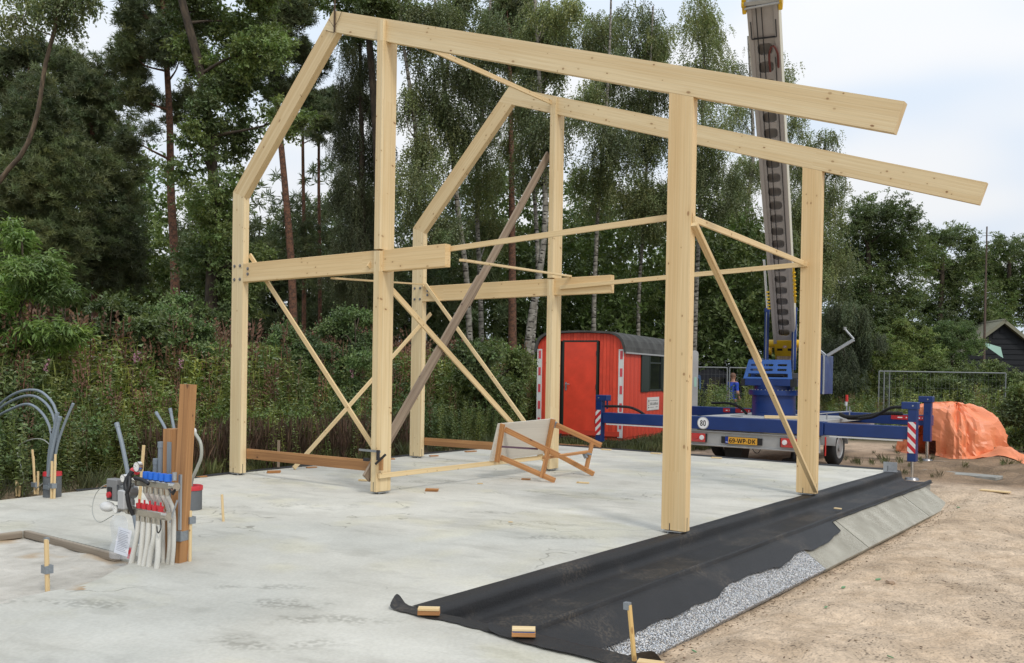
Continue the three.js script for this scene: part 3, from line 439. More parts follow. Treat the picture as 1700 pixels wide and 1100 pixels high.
  wp('hose_bracket', [box(0.02, 0.22, 0.03, -5.09, 0.73, -7.27), box(0.10, 0.03, 0.03, -5.1, 0.66, -7.27)], blue, c);
  wp('hydraulic_hose', hose([[-0.22, 0.83, -7.35], [-0.45, 0.80, -7.6], [-0.75, 0.66, -7.9], [-1.05, 0.60, -8.3], [-1.45, 0.565, -8.9]]), rubber, c);
  wp('hydraulic_hose', hose([[-0.45, 0.70, -8.3], [-0.75, 0.69, -8.35], [-1.05, 0.63, -8.4], [-1.35, 0.60, -8.6], [-1.6, 0.62, -9.0]], 0.032), rubber, c);
  wp('hydraulic_hose', hose([[-4.1, 0.72, -9.4], [-3.7, 0.73, -9.3], [-3.4, 0.66, -9.1], [-3.2, 0.57, -8.9]]), rubber, c);
  wp('bumper', [bxx(-3.80, -1.36, 0.115, 0.325, -7.25, -7.29), bxx(-3.80, -1.36, 0.318, 0.342, -7.215, -7.30, 0.004), bxx(-3.80, -1.36, 0.092, 0.116, -7.225, -7.30, 0.004)], alu, c);
  for (const [x, s] of [[-3.345, 1], [-1.80, -1]]) {
    const l = wp('tail_light', bxx(x - 0.15, x + 0.15, 0.15, 0.29, -7.21, -7.25, 0.012), lampRed, c);
    wp('reversing_lens', cyl(0.042, 0.036, 0.016, x + s * 0.085, 0.225, -7.205, 18, 'z'), lampClear, l); wp('brake_lens', cyl(0.038, 0.033, 0.016, x - s * 0.01, 0.23, -7.205, 18, 'z'), lampRed, l); wp('housing_end', bxx(x + s * 0.15 - 0.012, x + s * 0.15 + 0.012, 0.15, 0.29, -7.212, -7.25, 0.003), blackPl, l);
  }
  const ph = wp('plate_holder', bxx(-2.93, -2.25, 0.155, 0.262, -7.225, -7.25, 0.004), blackPl, c);
  const pl = decal(0.54, 0.115, 540, 115, (k, W, Hh) => { k.fillStyle = '#1a1408'; k.fillRect(0, 0, W, Hh); k.fillStyle = '#d9a136'; k.fillRect(4, 4, W - 8, Hh - 8); k.fillStyle = '#12348f'; k.fillRect(4, 4, 52, Hh - 8); k.fillStyle = '#dfe4ee'; k.font = 'bold 30px sans-serif'; k.fillText('NL', 12, Hh - 16); k.fillStyle = '#1c1406'; k.font = 'bold 96px sans-serif'; k.textBaseline = 'middle'; k.fillText('69-WP-DK', 66, Hh * 0.54, 462); k.strokeStyle = '#1c1406'; k.lineWidth = 2; k.strokeText('69-WP-DK', 66, Hh * 0.54, 462); });
  pl.geo.translate(-2.59, 0.208, -7.218); wp('number_plate', pl.geo, pl.mat, ph);
  const sg = wp('speed_sign', cyl(0.1, 0.1, 0.004, -3.235, 0.462, -7.197, 36, 'z'), white, c);
  const s8 = { geo: new THREE.CircleGeometry(0.097, 36), mat: M({ map: canvasTex(256, 256, (k, W) => { k.fillStyle = '#e9e9e9'; k.fillRect(0, 0, W, W); k.strokeStyle = '#222'; k.lineWidth = 5; k.beginPath(); k.arc(W / 2, W / 2, W / 2 - 6, 0, 7); k.stroke(); k.fillStyle = '#151515'; k.font = 'bold 150px sans-serif'; k.textAlign = 'center'; k.textBaseline = 'middle'; k.save(); k.translate(W / 2, W / 2 + 4); k.scale(0.86, 1.12); k.fillText('80', 0, 0); k.restore(); }) }) };
  s8.geo.translate(-3.235, 0.462, -7.193); wp('sign_face', s8.geo, s8.mat, sg);
  wp('deck', [bxx(-3.50, -1.52, 0.50, 0.556, -7.42, -11.2, 0.004)], deckGrey, c);
  wp('chassis_rail', bxx(-3.3, -3.15, 0.2, 0.5, -7.45, -11.6), alu, c); wp('chassis_rail', bxx(-1.9, -1.75, 0.2, 0.5, -7.45, -11.6), alu, c);
  wp('side_rail', [rod([-1.6, 0.66, -7.6], [-1.6, 0.66, -9.6], 0.010, 6), rod([-1.6, 0.555, -8.3], [-1.6, 0.66, -8.3], 0.01, 6), rod([-1.6, 0.555, -9.5], [-1.6, 0.74, -9.5], 0.01, 6)], zinc, c);
  wp('deck_hatch', bxx(-3.12, -2.95, 0.557, 0.563, -8.0, -8.15, 0.003), darkSteel, c);
  for (const s of [-1, 1]) {
    const x = -2.53 + s * 0.98;
    const wh = wp('wheel', [(() => { const p = [[0.17, -0.085], [0.20, -0.095], [0.255, -0.092], [0.278, -0.07], [0.285, -0.04], [0.285, 0.04], [0.278, 0.07], [0.255, 0.092], [0.20, 0.095], [0.17, 0.085]].map(([r, y]) => new THREE.Vector2(r, y)); return new THREE.LatheGeometry(p, 36).rotateZ(Math.PI / 2).translate(x, 0.095, -8.55); })()], rubber, c);
    wp('rim', [cyl(0.172, 0.172, 0.15, x, 0.095, -8.55, 28, 'x'), cyl(0.06, 0.05, 0.03, x + s * 0.085, 0.095, -8.55, 14, 'x'), new THREE.TorusGeometry(0.165, 0.014, 6, 28).rotateY(Math.PI / 2).translate(x + s * 0.078, 0.095, -8.55)], alu, wh);
    const mg = new THREE.RingGeometry(0.32, 0.345, 20, 1, 0.2, 2.75), e = new THREE.ExtrudeGeometry((() => { const sh = new THREE.Shape(); sh.absarc(0, 0, 0.345, 0.15, Math.PI - 0.15, false); sh.absarc(0, 0, 0.33, Math.PI - 0.15, 0.15, true); return sh; })(), { depth: 0.24, bevelEnabled: false, curveSegments: 14 }).rotateY(Math.PI / 2).translate(x - 0.12, 0.095, -8.55); wp('mudguard', e, alu, c);
  }
  wp('support_block', (() => { const g = box(0.34, 0.26, 0.3, -2.88, -0.03, -7.75); const p = g.attributes.position; for (let i = 0; i < p.count; i++) if (p.getY(i) < -0.1) { p.setX(i, -2.88 + (p.getX(i) + 2.88) * 0.7); p.setY(i, -0.19); } return g; })(), blackPl, c);
  wp('support_block', [rbox(0.32, 0.10, 0.3, 0.03, -2.0, -0.13, -8.0), cyl(0.05, 0.03, 0.12, -2.03, -0.04, -8.0, 10)], blackPl, c);
  wp('cable_loop', tube([[-2.42, 0.1, -7.26], [-2.38, 0.04, -7.27], [-2.33, 0.03, -7.27], [-2.28, 0.1, -7.27]], 0.006, 0.006, 6, 12), blackPl, c);
  wp('red_tag', bxx(-1.50, -1.485, 0.0, 0.30, -7.9, -7.95, 0.003), red, c);
  // slewing column
  wp('slewing_column', [cyl(0.37, 0.37, 0.38, -2.73, 0.746, -8.95, 40), cyl(0.43, 0.43, 0.085, -2.73, 0.957, -8.95, 40), cyl(0.345, 0.345, 0.13, -2.73, 1.06, -8.95, 40)], blue, c);
  { const g = []; for (let k = 0; k < 36; k++) { const a = k / 36 * Math.PI * 2; g.push(cyl(0.010, 0.010, 0.014, -2.73 + Math.cos(a) * 0.405, 1.005, -8.95 + Math.sin(a) * 0.405, 6)); } const b = wp('ring_bolts', g, zinc, c); b.userData.kind = 'stuff'; }
  wp('platform', [bxx(-3.13, -2.33, 1.075, 1.19, -8.62, -9.7)], blue, c); for (const x of [-3.165, -2.295]) wp('platform_end', bxx(x - 0.035, x + 0.035, 1.065, 1.195, -8.625, -8.78, 0.004), blackPl, c);
  { const s = new THREE.Shape([[-0.43, 0], [0.43, 0], [0.37, 0.34], [-0.37, 0.34]].map(p => new THREE.Vector2(...p)));
    for (const y of [0.16, 0.245]) for (const x of [-0.24, 0, 0.24]) { const h = new THREE.Path(), w = 0.085, r = 0.02; h.moveTo(x - w + r, y - r); h.lineTo(x + w - r, y - r); h.absarc(x + w - r, y, r, -Math.PI / 2, Math.PI / 2); h.lineTo(x - w + r, y + r); h.absarc(x - w + r, y, r, Math.PI / 2, Math.PI * 1.5); s.holes.push(h); }
    const h2 = new THREE.Path([[-0.36, 0.03], [0.36, 0.03], [0.35, 0.095], [-0.35, 0.095]].map(p => new THREE.Vector2(...p))); s.holes.push(h2);
    wp('guard_panel', new THREE.ExtrudeGeometry(s, { depth: 0.02, bevelEnabled: false, curveSegments: 6 }).rotateX(-0.25).translate(-2.73, 1.19, -8.64), blueLight, c); }
  wp('machinery', [bxx(-3.0, -2.45, 1.2, 1.30, -8.9, -9.5), rod([-3.0, 1.25, -8.78], [-2.5, 1.25, -8.78], 0.018, 8), rod([-2.95, 1.34, -8.8], [-2.5, 1.34, -8.82], 0.014, 8)], darkSteel, c);
  wp('side_plate', [bxx(-3.12, -3.08, 1.19, 1.56, -8.85, -9.6)], blue, c); wp('control_box', bxx(-2.03, -1.83, 0.955, 1.60, -8.75, -9.3), blue, c); wp('box_edge', bxx(-1.829, -1.805, 0.955, 1.60, -8.745, -8.79, 0.003), zinc, c);
  wp('folding_arm', [barGeo([-1.84, 1.60, -9.0], [-1.42, 1.87, -9.05], 0.05, 0.05), barGeo([-1.42, 1.88, -9.05], [-1.56, 2.04, -9.05], 0.025, 0.025), cyl(0.025, 0.03, 0.05, -1.57, 2.06, -9.05, 8), barGeo([-1.86, 1.60, -9.0], [-2.0, 1.72, -9.0], 0.04, 0.04)], zinc, c);
  // lifting cylinders
  for (const x of [-2.895, -2.405]) { const a = wp('lift_cylinder', [cyl(0.042, 0.042, 1.05, x, 1.88, -8.98, 18), cyl(0.05, 0.05, 0.06, x, 2.40, -8.98, 18)], blue, c); wp('piston_rod', rod([x, 2.4, -8.98], [x + 0.02, 3.25, -8.72], 0.026, 12), chrome, a); wp('hydraulic_pipe', rod([x + 0.01, 1.3, -8.93], [x + 0.01, 2.36, -8.93], 0.006, 6), zinc, a); }
  // boom: underside plate with lightening holes, sides, inner section
  const A = V(-2.71, 1.62, -9.42), B = V(-1.21, 5.86, -4.30), L = A.distanceTo(B), dir = V().subVectors(B, A).normalize(), wv = V(dir.z, 0, -dir.x).normalize(), nv = V().crossVectors(wv, dir).normalize();
  const boom = new THREE.Group(); boom.name = 'boom'; c.add(boom); boom.position.copy(A).sub(c.position);
  boom.quaternion.setFromRotationMatrix(new THREE.Matrix4().makeBasis(wv, dir, nv));   // x across, y along, z out of the underside or the back
  const so = nv.z > 0 ? 1 : -1;   // the underside looks towards the camera
  const plate = (w, y0, y1, holes, t, hw, hh) => { const s = new THREE.Shape(); s.moveTo(-w / 2, y0); s.lineTo(w / 2, y0); s.lineTo(w / 2, y1); s.lineTo(-w / 2, y1); for (const y of holes) { const p = new THREE.Path(), a = hw, b = hh, r = 0.055; p.moveTo(-a + r, y - b); p.lineTo(a - r, y - b); p.absarc(a - r, y - b + r, r, -Math.PI / 2, 0); p.lineTo(a, y + b - r); p.absarc(a - r, y + b - r, r, 0, Math.PI / 2); p.lineTo(-a + r, y + b); p.absarc(-a + r, y + b - r, r, Math.PI / 2, Math.PI); p.lineTo(-a, y - b + r); p.absarc(-a + r, y - b + r, r, Math.PI, Math.PI * 1.5); s.holes.push(p); } return new THREE.ExtrudeGeometry(s, { depth: t, bevelEnabled: false, curveSegments: 5 }); };
  const hs = []; for (let y = 0.62; y < L - 0.5; y += 0.262) hs.push(y);
  part('underside_plate', plate(0.36, 0.35, L, hs, 0.008, 0.092, 0.082).translate(0, 0, so > 0 ? 0 : -0.008), boomGrey, boom);
  for (const s of [-1, 1]) part('edge_channel', box(0.05, L - 0.35, 0.022, s * 0.157, (L + 0.35) / 2, so * 0.02), boomGrey, boom);
  part('side_plate', box(0.008, L - 0.3, 0.34, 0.186, (L + 0.3) / 2, -so * 0.165), boomCream, boom);
  part('side_plate', box(0.008, L - 0.3, 0.34, -0.186, (L + 0.3) / 2, -so * 0.165), boomCream, boom);
  part('top_plate', box(0.38, L - 0.3, 0.008, 0, (L + 0.3) / 2, -so * 0.34), boomGrey, boom);
  { const g = []; for (let y = 0.8; y < L; y += 0.9) g.push(box(0.30, 0.02, 0.02, 0, y, -so * 0.17)); g.push(box(0.20, L - 0.4, 0.16, 0.02, (L + 0.4) / 2, -so * 0.20)); part('inner_section', g, boomGrey, boom); }
  part('hoist_cable', [rod([-0.075, 0.6, so * 0.045], [-0.075, L, so * 0.045], 0.007, 6), rod([-0.01, 0.6, so * 0.045], [-0.01, L, so * 0.045], 0.007, 6), rod([0.125, 2.5, so * 0.045], [0.125, L - 0.8, so * 0.045], 0.006, 6)], darkSteel, boom);
  part('hose_arch', tube([[0.05, L - 1.0, so * 0.05], [0.055, L - 0.72, so * 0.06], [0.10, L - 0.62, so * 0.06], [0.15, L - 0.72, so * 0.06], [0.155, L - 0.95, so * 0.05]], 0.014, 0.014, 8, 20), hoseRed, boom);
  part('rope_clip', [box(0.30, 0.012, 0.02, 0.0, L - 0.52, so * 0.03), box(0.012, 0.24, 0.02, -0.15, L - 0.4, so * 0.03), box(0.012, 0.24, 0.02, 0.15, L - 0.4, so * 0.03)], darkSteel, boom);
  part('collar', [box(0.42, 0.05, 0.05, 0, L - 0.02, so * 0.03), rod([-0.21, L - 0.08, so * 0.06], [0.21, L - 0.05, so * 0.06], 0.016, 8)], alu, boom);
  for (const s of [-1, 1]) part('guide_bracket', [rbox(0.05, 0.20, 0.16, 0.012, s * 0.215, L - 0.06, -so * 0.03), cyl(0.035, 0.035, 0.03, s * 0.225, L - 0.02, so * 0.06, 10, 'x')], yellow, boom);
  part('upper_section', [box(0.31, 4.2, 0.27, 0, L + 2.0, -so * 0.17)], boomGrey, boom);
  part('boom_foot', [rbox(0.36, 0.55, 0.30, 0.03, 0, 0.14, -so * 0.13)], yellow, boom);
  part('foot_opening', [box(0.09, 0.06, 0.006, -0.09, 0.18, so * 0.021), box(0.09, 0.06, 0.006, 0.09, 0.18, so * 0.021)], blackPl, boom);
  for (const s of [-1, 1]) part('winch_hub', [cyl(0.07, 0.07, 0.10, s * 0.23, 0.20, -so * 0.1, 16, 'x'), cyl(0.095, 0.085, 0.05, s * 0.27, 0.02, -so * 0.1, 16, 'x')], yellow, boom);
  part('winch_drum', [cyl(0.10, 0.10, 0.30, 0, -0.10, so * 0.02, 20, 'x')], greyWood, boom);
  { const g = []; for (let k = 0; k < 7; k++) g.push(box(0.05, 0.018, 0.02, 0.215, 1.55 + k * 0.09, so * 0.02)); g.push(box(0.03, 0.85, 0.03, 0.21, 1.8, so * 0.0)); for (let k = 0; k < 6; k++) g.push(box(0.05, 0.018, 0.02, -0.215, 1.25 + k * 0.08, so * 0.02)); part('energy_chain', g, yellow, boom); }
  const st = new THREE.Mesh(new THREE.CircleGeometry(0.035, 20).rotateY(so > 0 ? 0 : Math.PI).translate(0, 0.26, so * 0.024), M({ map: canvasTex(64, 64, (k, W) => { k.fillStyle = '#eee'; k.fillRect(0, 0, W, W); k.strokeStyle = '#b33'; k.lineWidth = 7; k.beginPath(); k.arc(32, 32, 25, 0, 7); k.moveTo(15, 15); k.lineTo(49, 49); k.stroke(); }) })); st.name = 'warning_sticker'; boom.add(st);
  const pd = thing('ground_pad', 'grey pallet-like pad under the far right jack of the crane', 'pad', [-0.46, -0.18, -10.05]); part('board', [box(0.6, 0.03, 0.42, 0, 0.022, 0), box(0.6, 0.03, 0.08, 0, -0.01, 0.16), box(0.6, 0.03, 0.08, 0, -0.01, -0.16)], greyWood, pd);
}
{ const t = thing('timber_offcut', 'short light timber lying on the crane trailer deck', 'timber', [-2.05, 0.565, -7.75]); member('beam', [-0.35, 0.02, 0.06], [0.35, 0.02, -0.3], 0.09, 0.045, batten, t); }

// ---------------------------------------------------------------- red site wagon
{
  const w = thing('site_wagon', 'red wooden site wagon with dark curved roof behind the frames', 'wagon', [-5.586, 0.03, -8.693], 10.9 * Math.PI / 180);
  w.rotation.x = 0; const Wd = 1.82, Ln = 3.4, eav = 1.78, rad = 0.34, top = 2.0;
  const prof = x => { const d = Math.min(-x, Wd + x); const e = d < rad ? eav - 0.12 + Math.sqrt(Math.max(0, rad * rad - (rad - d) ** 2)) * (top - eav + 0.12) / rad * 0.93 : 0; return d < rad ? e : eav - 0.12 + (top - eav + 0.12) * (0.93 + 0.07 * Math.sin(Math.PI * Math.min(1, (d - rad) / (Wd / 2 - rad) * 0.5))); };
  const mats = [wagonRed, wagonRed2, wagonRed3];
  const N = 26; for (let i = 0; i < N; i++) { const x0 = -Wd + 0.01 + i * (Wd - 0.02) / N, x1 = x0 + (Wd - 0.02) / N - 0.005; const db = x1 > -1.265 && x0 < -0.535 ? 1 : 0; const y0 = db ? 1.84 : 0; if (prof((x0 + x1) / 2) - y0 > 0.02) part('plank', prism([[x0, y0], [x1, y0], [x1, prof(x1)], [x0, prof(x0)]], 0.012, -0.01), mats[i % 3], w); }
  const N2 = 40; for (let i = 0; i < N2; i++) { const z0 = -0.03 - i * (Ln - 0.05) / N2, z1 = z0 - (Ln - 0.05) / N2 + 0.006; const win = z1 < -1.5 && z0 > -2.4; for (const [a, b] of win ? [[-0.02 + i * -0.001, 0.88], [1.68, eav]] : [[-0.02, eav]]) part('plank', box(0.02, b - a, z0 - z1, 0, (a + b) / 2, (z0 + z1) / 2), mats[(i * 2 + 1) % 3], w); }
  part('body', [box(Wd - 0.03, 1.64, Ln - 0.06, -Wd / 2, 0.83, -Ln / 2), box(Wd - 0.35, 0.28, Ln - 0.1, -Wd / 2, 1.76, -Ln / 2)], shutter, w);
  part('left_wall', box(0.02, eav, Ln - 0.04, -Wd, eav / 2, -Ln / 2), wagonRed, w);
  { const s = new THREE.Shape(), n = 40, o = []; for (let i = 0; i <= n; i++) { const x = -i / n * Wd; o.push([x, Math.max(eav - 0.14, prof(Math.min(-0.001, Math.max(-Wd + 0.001, x))))]); } s.moveTo(0.05, eav - 0.16); o.forEach(([x, y], i) => s.lineTo(-Wd / 2 + (x + Wd / 2) * 1.045, y + 0.045)); s.lineTo(-Wd - 0.05, eav - 0.16); s.lineTo(-Wd - 0.015, eav - 0.16); for (let i = n; i >= 0; i--) s.lineTo(o[i][0], o[i][1] + 0.008); s.lineTo(0.015, eav - 0.16);
    const rf = part('roof', new THREE.ExtrudeGeometry(s, { depth: Ln + 0.14, bevelEnabled: false }).translate(0, 0, -Ln - 0.06), roofing, w); part('eave_trim', box(0.03, 0.03, Ln + 0.1, 0.045, eav - 0.165, -Ln / 2), alu, rf); }
  const dr = part('door', rbox(0.68, 1.80, 0.03, 0.004, -0.90, 0.92, 0.005), doorRed, w);
  part('frame', [box(0.035, 1.85, 0.035, -1.258, 0.92, 0.006), box(0.035, 1.85, 0.035, -0.542, 0.92, 0.006), box(0.75, 0.03, 0.036, -0.90, 1.838, 0.006)], shutter, dr);
  for (const y of [0.3, 0.95, 1.6]) part('hinge', cyl(0.012, 0.012, 0.09, -0.555, y, 0.028, 8), darkSteel, dr);
  part('handle', [box(0.035, 0.16, 0.008, -1.19, 0.95, 0.025), rod([-1.19, 0.99, 0.03], [-1.19, 0.99, 0.06], 0.009, 8), rod([-1.19, 0.99, 0.06], [-1.10, 0.99, 0.06], 0.009, 8)], zinc, dr);
  for (const x of [-0.055, -Wd + 0.05]) { const st = part('warning_strip', box(0.105, 1.70, 0.008, x, 0.83, 0.017), white, w); for (let k = 0; k < 5; k++) part('red_block', box(0.052, 0.16, 0.004, x + 0.004, 1.57 - k * 0.335, 0.0232), M({ color: lin(0.62, 0.08, 0.10), roughness: 0.4 }), st); }
  const wn = part('window', [box(0.03, 0.04, 0.86, 0.015, 1.67, -1.95), box(0.03, 0.04, 0.86, 0.015, 0.88, -1.95), box(0.03, 0.8, 0.04, 0.015, 1.275, -1.54), box(0.03, 0.8, 0.04, 0.015, 1.275, -2.36), box(0.025, 0.03, 0.8, 0.012, 1.45, -1.95)], shutter, w);
  part('pane', box(0.006, 0.74, 0.78, 0.004, 1.275, -1.95), darkGlass, wn);
  part('shutter', rbox(0.50, 0.84, 0.025, 0.004, 0, 0, 0).rotateY(Math.PI / 2).translate(0.025, 1.27, -1.23), shutter, w); part('shutter', rbox(0.42, 0.84, 0.025, 0.004, 0, 0, 0).rotateY(Math.PI / 2).translate(0.025, 1.27, -2.62), shutter, w);
  const sg = decal(0.78, 0.25, 256, 110, (k, W, Hh) => { k.fillStyle = '#dcd8d2'; k.fillRect(0, 0, W, Hh); k.fillStyle = '#5a2420'; k.fillRect(18, 18, 18, 22); k.fillStyle = '#c9b48c'; k.fillRect(20, 42, 14, 22); k.fillStyle = '#222'; k.fillRect(18, 66, 18, 8); k.fillRect(16, 84, 20, 10); k.font = 'bold 34px sans-serif'; k.fillText('VAN LAARhuis', 50, 68, 190); k.fillStyle = '#888'; k.fillRect(52, 24, 40, 6); k.fillRect(100, 24, 130, 6); k.fillRect(52, 86, 90, 5); k.fillRect(180, 84, 50, 7); });
  const sp = part('sign', box(0.008, 0.27, 0.82, 0.016, 0.60, -1.83), white, w); part('sign_face', sg.geo.rotateY(Math.PI / 2).translate(0.0215, 0.60, -1.83), sg.mat, sp);
  part('sill_beam', box(Wd, 0.06, Ln, -Wd / 2, -0.045, -Ln / 2), wagonRed2, w);
  part('corner_trim', box(0.03, 1.66, 0.03, 0.012, 0.80, 0.0), wagonRed2, w); part('base_board', box(Wd - 0.14, 0.10, 0.012, -Wd / 2, 0.05, 0.02), wagonRed2, w);
  part('step', box(0.75, 0.035, 0.25, -0.90, -0.05, 0.14), darkSteel, w);
  for (const [x, z] of [[-0.2, -1.15], [-1.62, -1.15], [-0.2, -2.6], [-1.62, -2.6]]) { const tw = part('wheel', new THREE.LatheGeometry([[0.09, -0.06], [0.14, -0.07], [0.165, -0.05], [0.17, 0], [0.165, 0.05], [0.14, 0.07], [0.09, 0.06]].map(p => new THREE.Vector2(...p)), 24).rotateZ(Math.PI / 2).translate(x, -0.07, z), rubber, w); part('rim', cyl(0.092, 0.092, 0.08, x, -0.07, z, 18, 'x'), wagonRed2, tw); }
  part('axle', [rod([-1.62, -0.07, -1.15], [-0.2, -0.07, -1.15], 0.03, 8), rod([-1.62, -0.07, -2.6], [-0.2, -0.07, -2.6], 0.03, 8)], darkSteel, w);
  const pallet = thing('plywood_sheet', 'brown sheet lying on the ground before the red door', 'sheet', [-5.9, -0.10, -7.6], 0.3); part('sheet', box(0.9, 0.02, 0.5), oldWood, pallet);
  const dk = thing('dark_offcut', 'dark curved offcut beside the brown sheet at the wagon step', 'offcut', [-6.2, -0.06, -7.2]); part('piece', tube([[-0.15, 0, 0.05], [0, 0.03, 0], [0.12, 0.11, -0.05], [0.16, 0.2, -0.05]], 0.018, 0.014, 7, 12), darkSteel, dk);
}

// ---------------------------------------------------------------- heating manifold and the things round it
{
  const brown = (name, label, x, z, w, d, y0, y1, turn, lean = [0, 0]) => { const t = thing(name, label, 'post', [x, y0, z], turn); member('timber', [0, 0, 0], [lean[0], y1 - y0, lean[1]], w, d, oldWood, t, V(0, 0, 1), 0.004); return t; };
  const bp = brown('timber_post', 'tall brown timber post standing beside the heating manifold', -1.98, 3.06, 0.075, 0.075, -0.03, 1.118, 0.3, [0.04, -0.02]);
  part('tape_band', box(0.081, 0.065, 0.081, 0.005, 0.20, 0).rotateY(0.0), tape, bp);
  const sp = brown('timber_post', 'short brown timber post behind the blue manifold caps', -2.12, 3.02, 0.08, 0.10, -0.03, 0.83, 0.15);
  part('metal_strip', box(0.035, 0.5, 0.006, 0.028, 0.53, 0.056), tape, sp);
  const m = thing('heating_manifold', 'floor heating manifold with blue and red caps and white pipes', 'manifold', [-2.0, 0, 3.2], 0.05);
  const bars = [[0.50, 0.0], [0.322, 0.035]];
  bars.forEach(([y, z], k) => {
    part('manifold_bar', [rbox(0.34, 0.045, 0.045, 0.012, -0.02 - k * 0.02, y, z), cyl(0.026, 0.026, 0.05, 0.165 - k * 0.02, y, z, 14, 'x'), cyl(0.03, 0.03, 0.03, -0.215 - k * 0.02, y, z, 8, 'x'), cyl(0.02, 0.02, 0.07, -0.26 - k * 0.02, y, z, 12, 'x')], brass, m);
    for (let i = 0; i < 5; i++) { const x = -0.115 + i * 0.055 - k * 0.02; part('valve_cap', k ? [cyl(0.017, 0.021, 0.03, x, y + 0.037, z, 14), cyl(0.006, 0.006, 0.03, x, y + 0.062, z, 8)] : [cyl(0.025, 0.023, 0.042, x, y + 0.048, z, 12)], k ? capRed : capBlue, m); part('outlet', cyl(0.013, 0.015, 0.045, x, y - 0.04, z + 0.006, 10), brass, m); }
  });
  for (let i = 0; i < 5; i++) { const x = -0.115 + i * 0.055; part('pipe', tube([[x, 0.44, 0.005], [x + rr(-0.006, 0.006), 0.36, -0.035], [x * 0.95 + rr(-0.01, 0.01), 0.15, -0.05], [x * 0.75 - 0.03, -0.05, -0.07]], 0.0125, 0.0135, 8, 14), pex, m); part('pipe', tube([[x - 0.02, 0.265, 0.04], [x - 0.02 + rr(-0.008, 0.008), 0.18, 0.045], [x * 1.05 - 0.03 + rr(-0.02, 0.02), 0.08, 0.05], [x * 1.15 - 0.04 + rr(-0.02, 0.02), -0.05, 0.06]], 0.015, 0.0175, 8, 14), pex, m); }
  const gauge = (x, y, z, r) => { const g = part('gauge', cyl(r, r, 0.025, x, y, z, 20, 'z'), chrome, m); part('dial', new THREE.CircleGeometry(r * 0.86, 20).translate(x, y, z + 0.0135), M({ map: canvasTex(64, 64, (k, W) => { k.fillStyle = '#eceae4'; k.fillRect(0, 0, W, W); k.strokeStyle = '#333'; k.lineWidth = 3; for (let a = 0; a < 9; a++) { const t = 2.4 + a * 0.55; k.beginPath(); k.moveTo(32 + 22 * Math.cos(t), 32 + 22 * Math.sin(t)); k.lineTo(32 + 28 * Math.cos(t), 32 + 28 * Math.sin(t)); k.stroke(); } k.beginPath(); k.moveTo(32, 32); k.lineTo(18, 22); k.stroke(); }) }), g); };
  gauge(-0.19, 0.595, 0.01, 0.034); gauge(-0.275, 0.52, 0.05, 0.026); gauge(-0.30, 0.325, 0.08, 0.026);
  part('mounting_bracket', [box(0.02, 0.34, 0.012, 0.17, 0.40, -0.04), cyl(0.014, 0.014, 0.05, 0.155, 0.56, -0.01, 10), rod([0.155, 0.28, 0.02], [0.20, 0.42, 0.0], 0.006, 6)], zinc, m);
  part('pump_body', [cyl(0.045, 0.045, 0.09, -0.28, 0.43, 0.02, 18, 'z'), cyl(0.022, 0.022, 0.16, -0.28, 0.43, 0, 12), cyl(0.028, 0.028, 0.03, -0.28, 0.36, 0, 6)], zinc, m);
  const pb = part('pump_box', rbox(0.115, 0.14, 0.06, 0.008, -0.40, 0.435, 0.03), M({ color: lin(0.2, 0.2, 0.2), roughness: 0.5 }), m); part('red_knob', [cyl(0.02, 0.018, 0.02, -0.41, 0.405, 0.068, 14, 'z')], capRed, pb); part('switch_panel', box(0.05, 0.075, 0.004, -0.415, 0.415, 0.0615), blackPl, pb);
  part('thermostat', rbox(0.07, 0.12, 0.045, 0.012, -0.215, 0.395, 0.09), M({ color: lin(0.42, 0.42, 0.42), roughness: 0.5 }), m);
  part('cable_bundle', [tube([[-0.19, 0.57, 0.05], [-0.21, 0.50, 0.08], [-0.18, 0.43, 0.09], [-0.17, 0.36, 0.08], [-0.16, 0.30, 0.06]], 0.016, 0.012, 7, 18), tube([[-0.2, 0.55, 0.06], [-0.17, 0.47, 0.085], [-0.2, 0.40, 0.10]], 0.012, 0.012, 7, 14), tube([[-0.16, 0.53, 0.05], [-0.08, 0.525, 0.05], [-0.02, 0.505, 0.05]], 0.014, 0.011, 7, 10), tube([[-0.33, 0.47, 0.06], [-0.27, 0.45, 0.09], [-0.22, 0.44, 0.10]], 0.006, 0.006, 6, 10)], blackPl, m);
  part('valve_lever', [tube([[0.16, 0.485, 0.03], [0.20, 0.47, 0.04], [0.235, 0.49, 0.04], [0.21, 0.46, 0.04]], 0.007, 0.007, 6, 12), tube([[0.12, 0.30, 0.06], [0.14, 0.25, 0.07], [0.11, 0.22, 0.07], [0.10, 0.26, 0.07]], 0.004, 0.004, 6, 12)], blackPl, m);
  part('red_filter', [cyl(0.022, 0.022, 0.05, -0.30, 0.555, -0.04, 12, 'x')], capRed, m);
  part('wrapped_inlet', [new THREE.IcosahedronGeometry(0.045, 2).scale(1.3, 0.75, 0.9).translate(-0.44, 0.325, 0.06), cyl(0.016, 0.016, 0.14, -0.36, 0.322, 0.05, 10, 'x')], white, m);
  const bag = thing('document_bag', 'clear plastic bag with printed sheet hanging under the manifold', 'bag', [-2.29, 0.0, 3.24], 0.35);
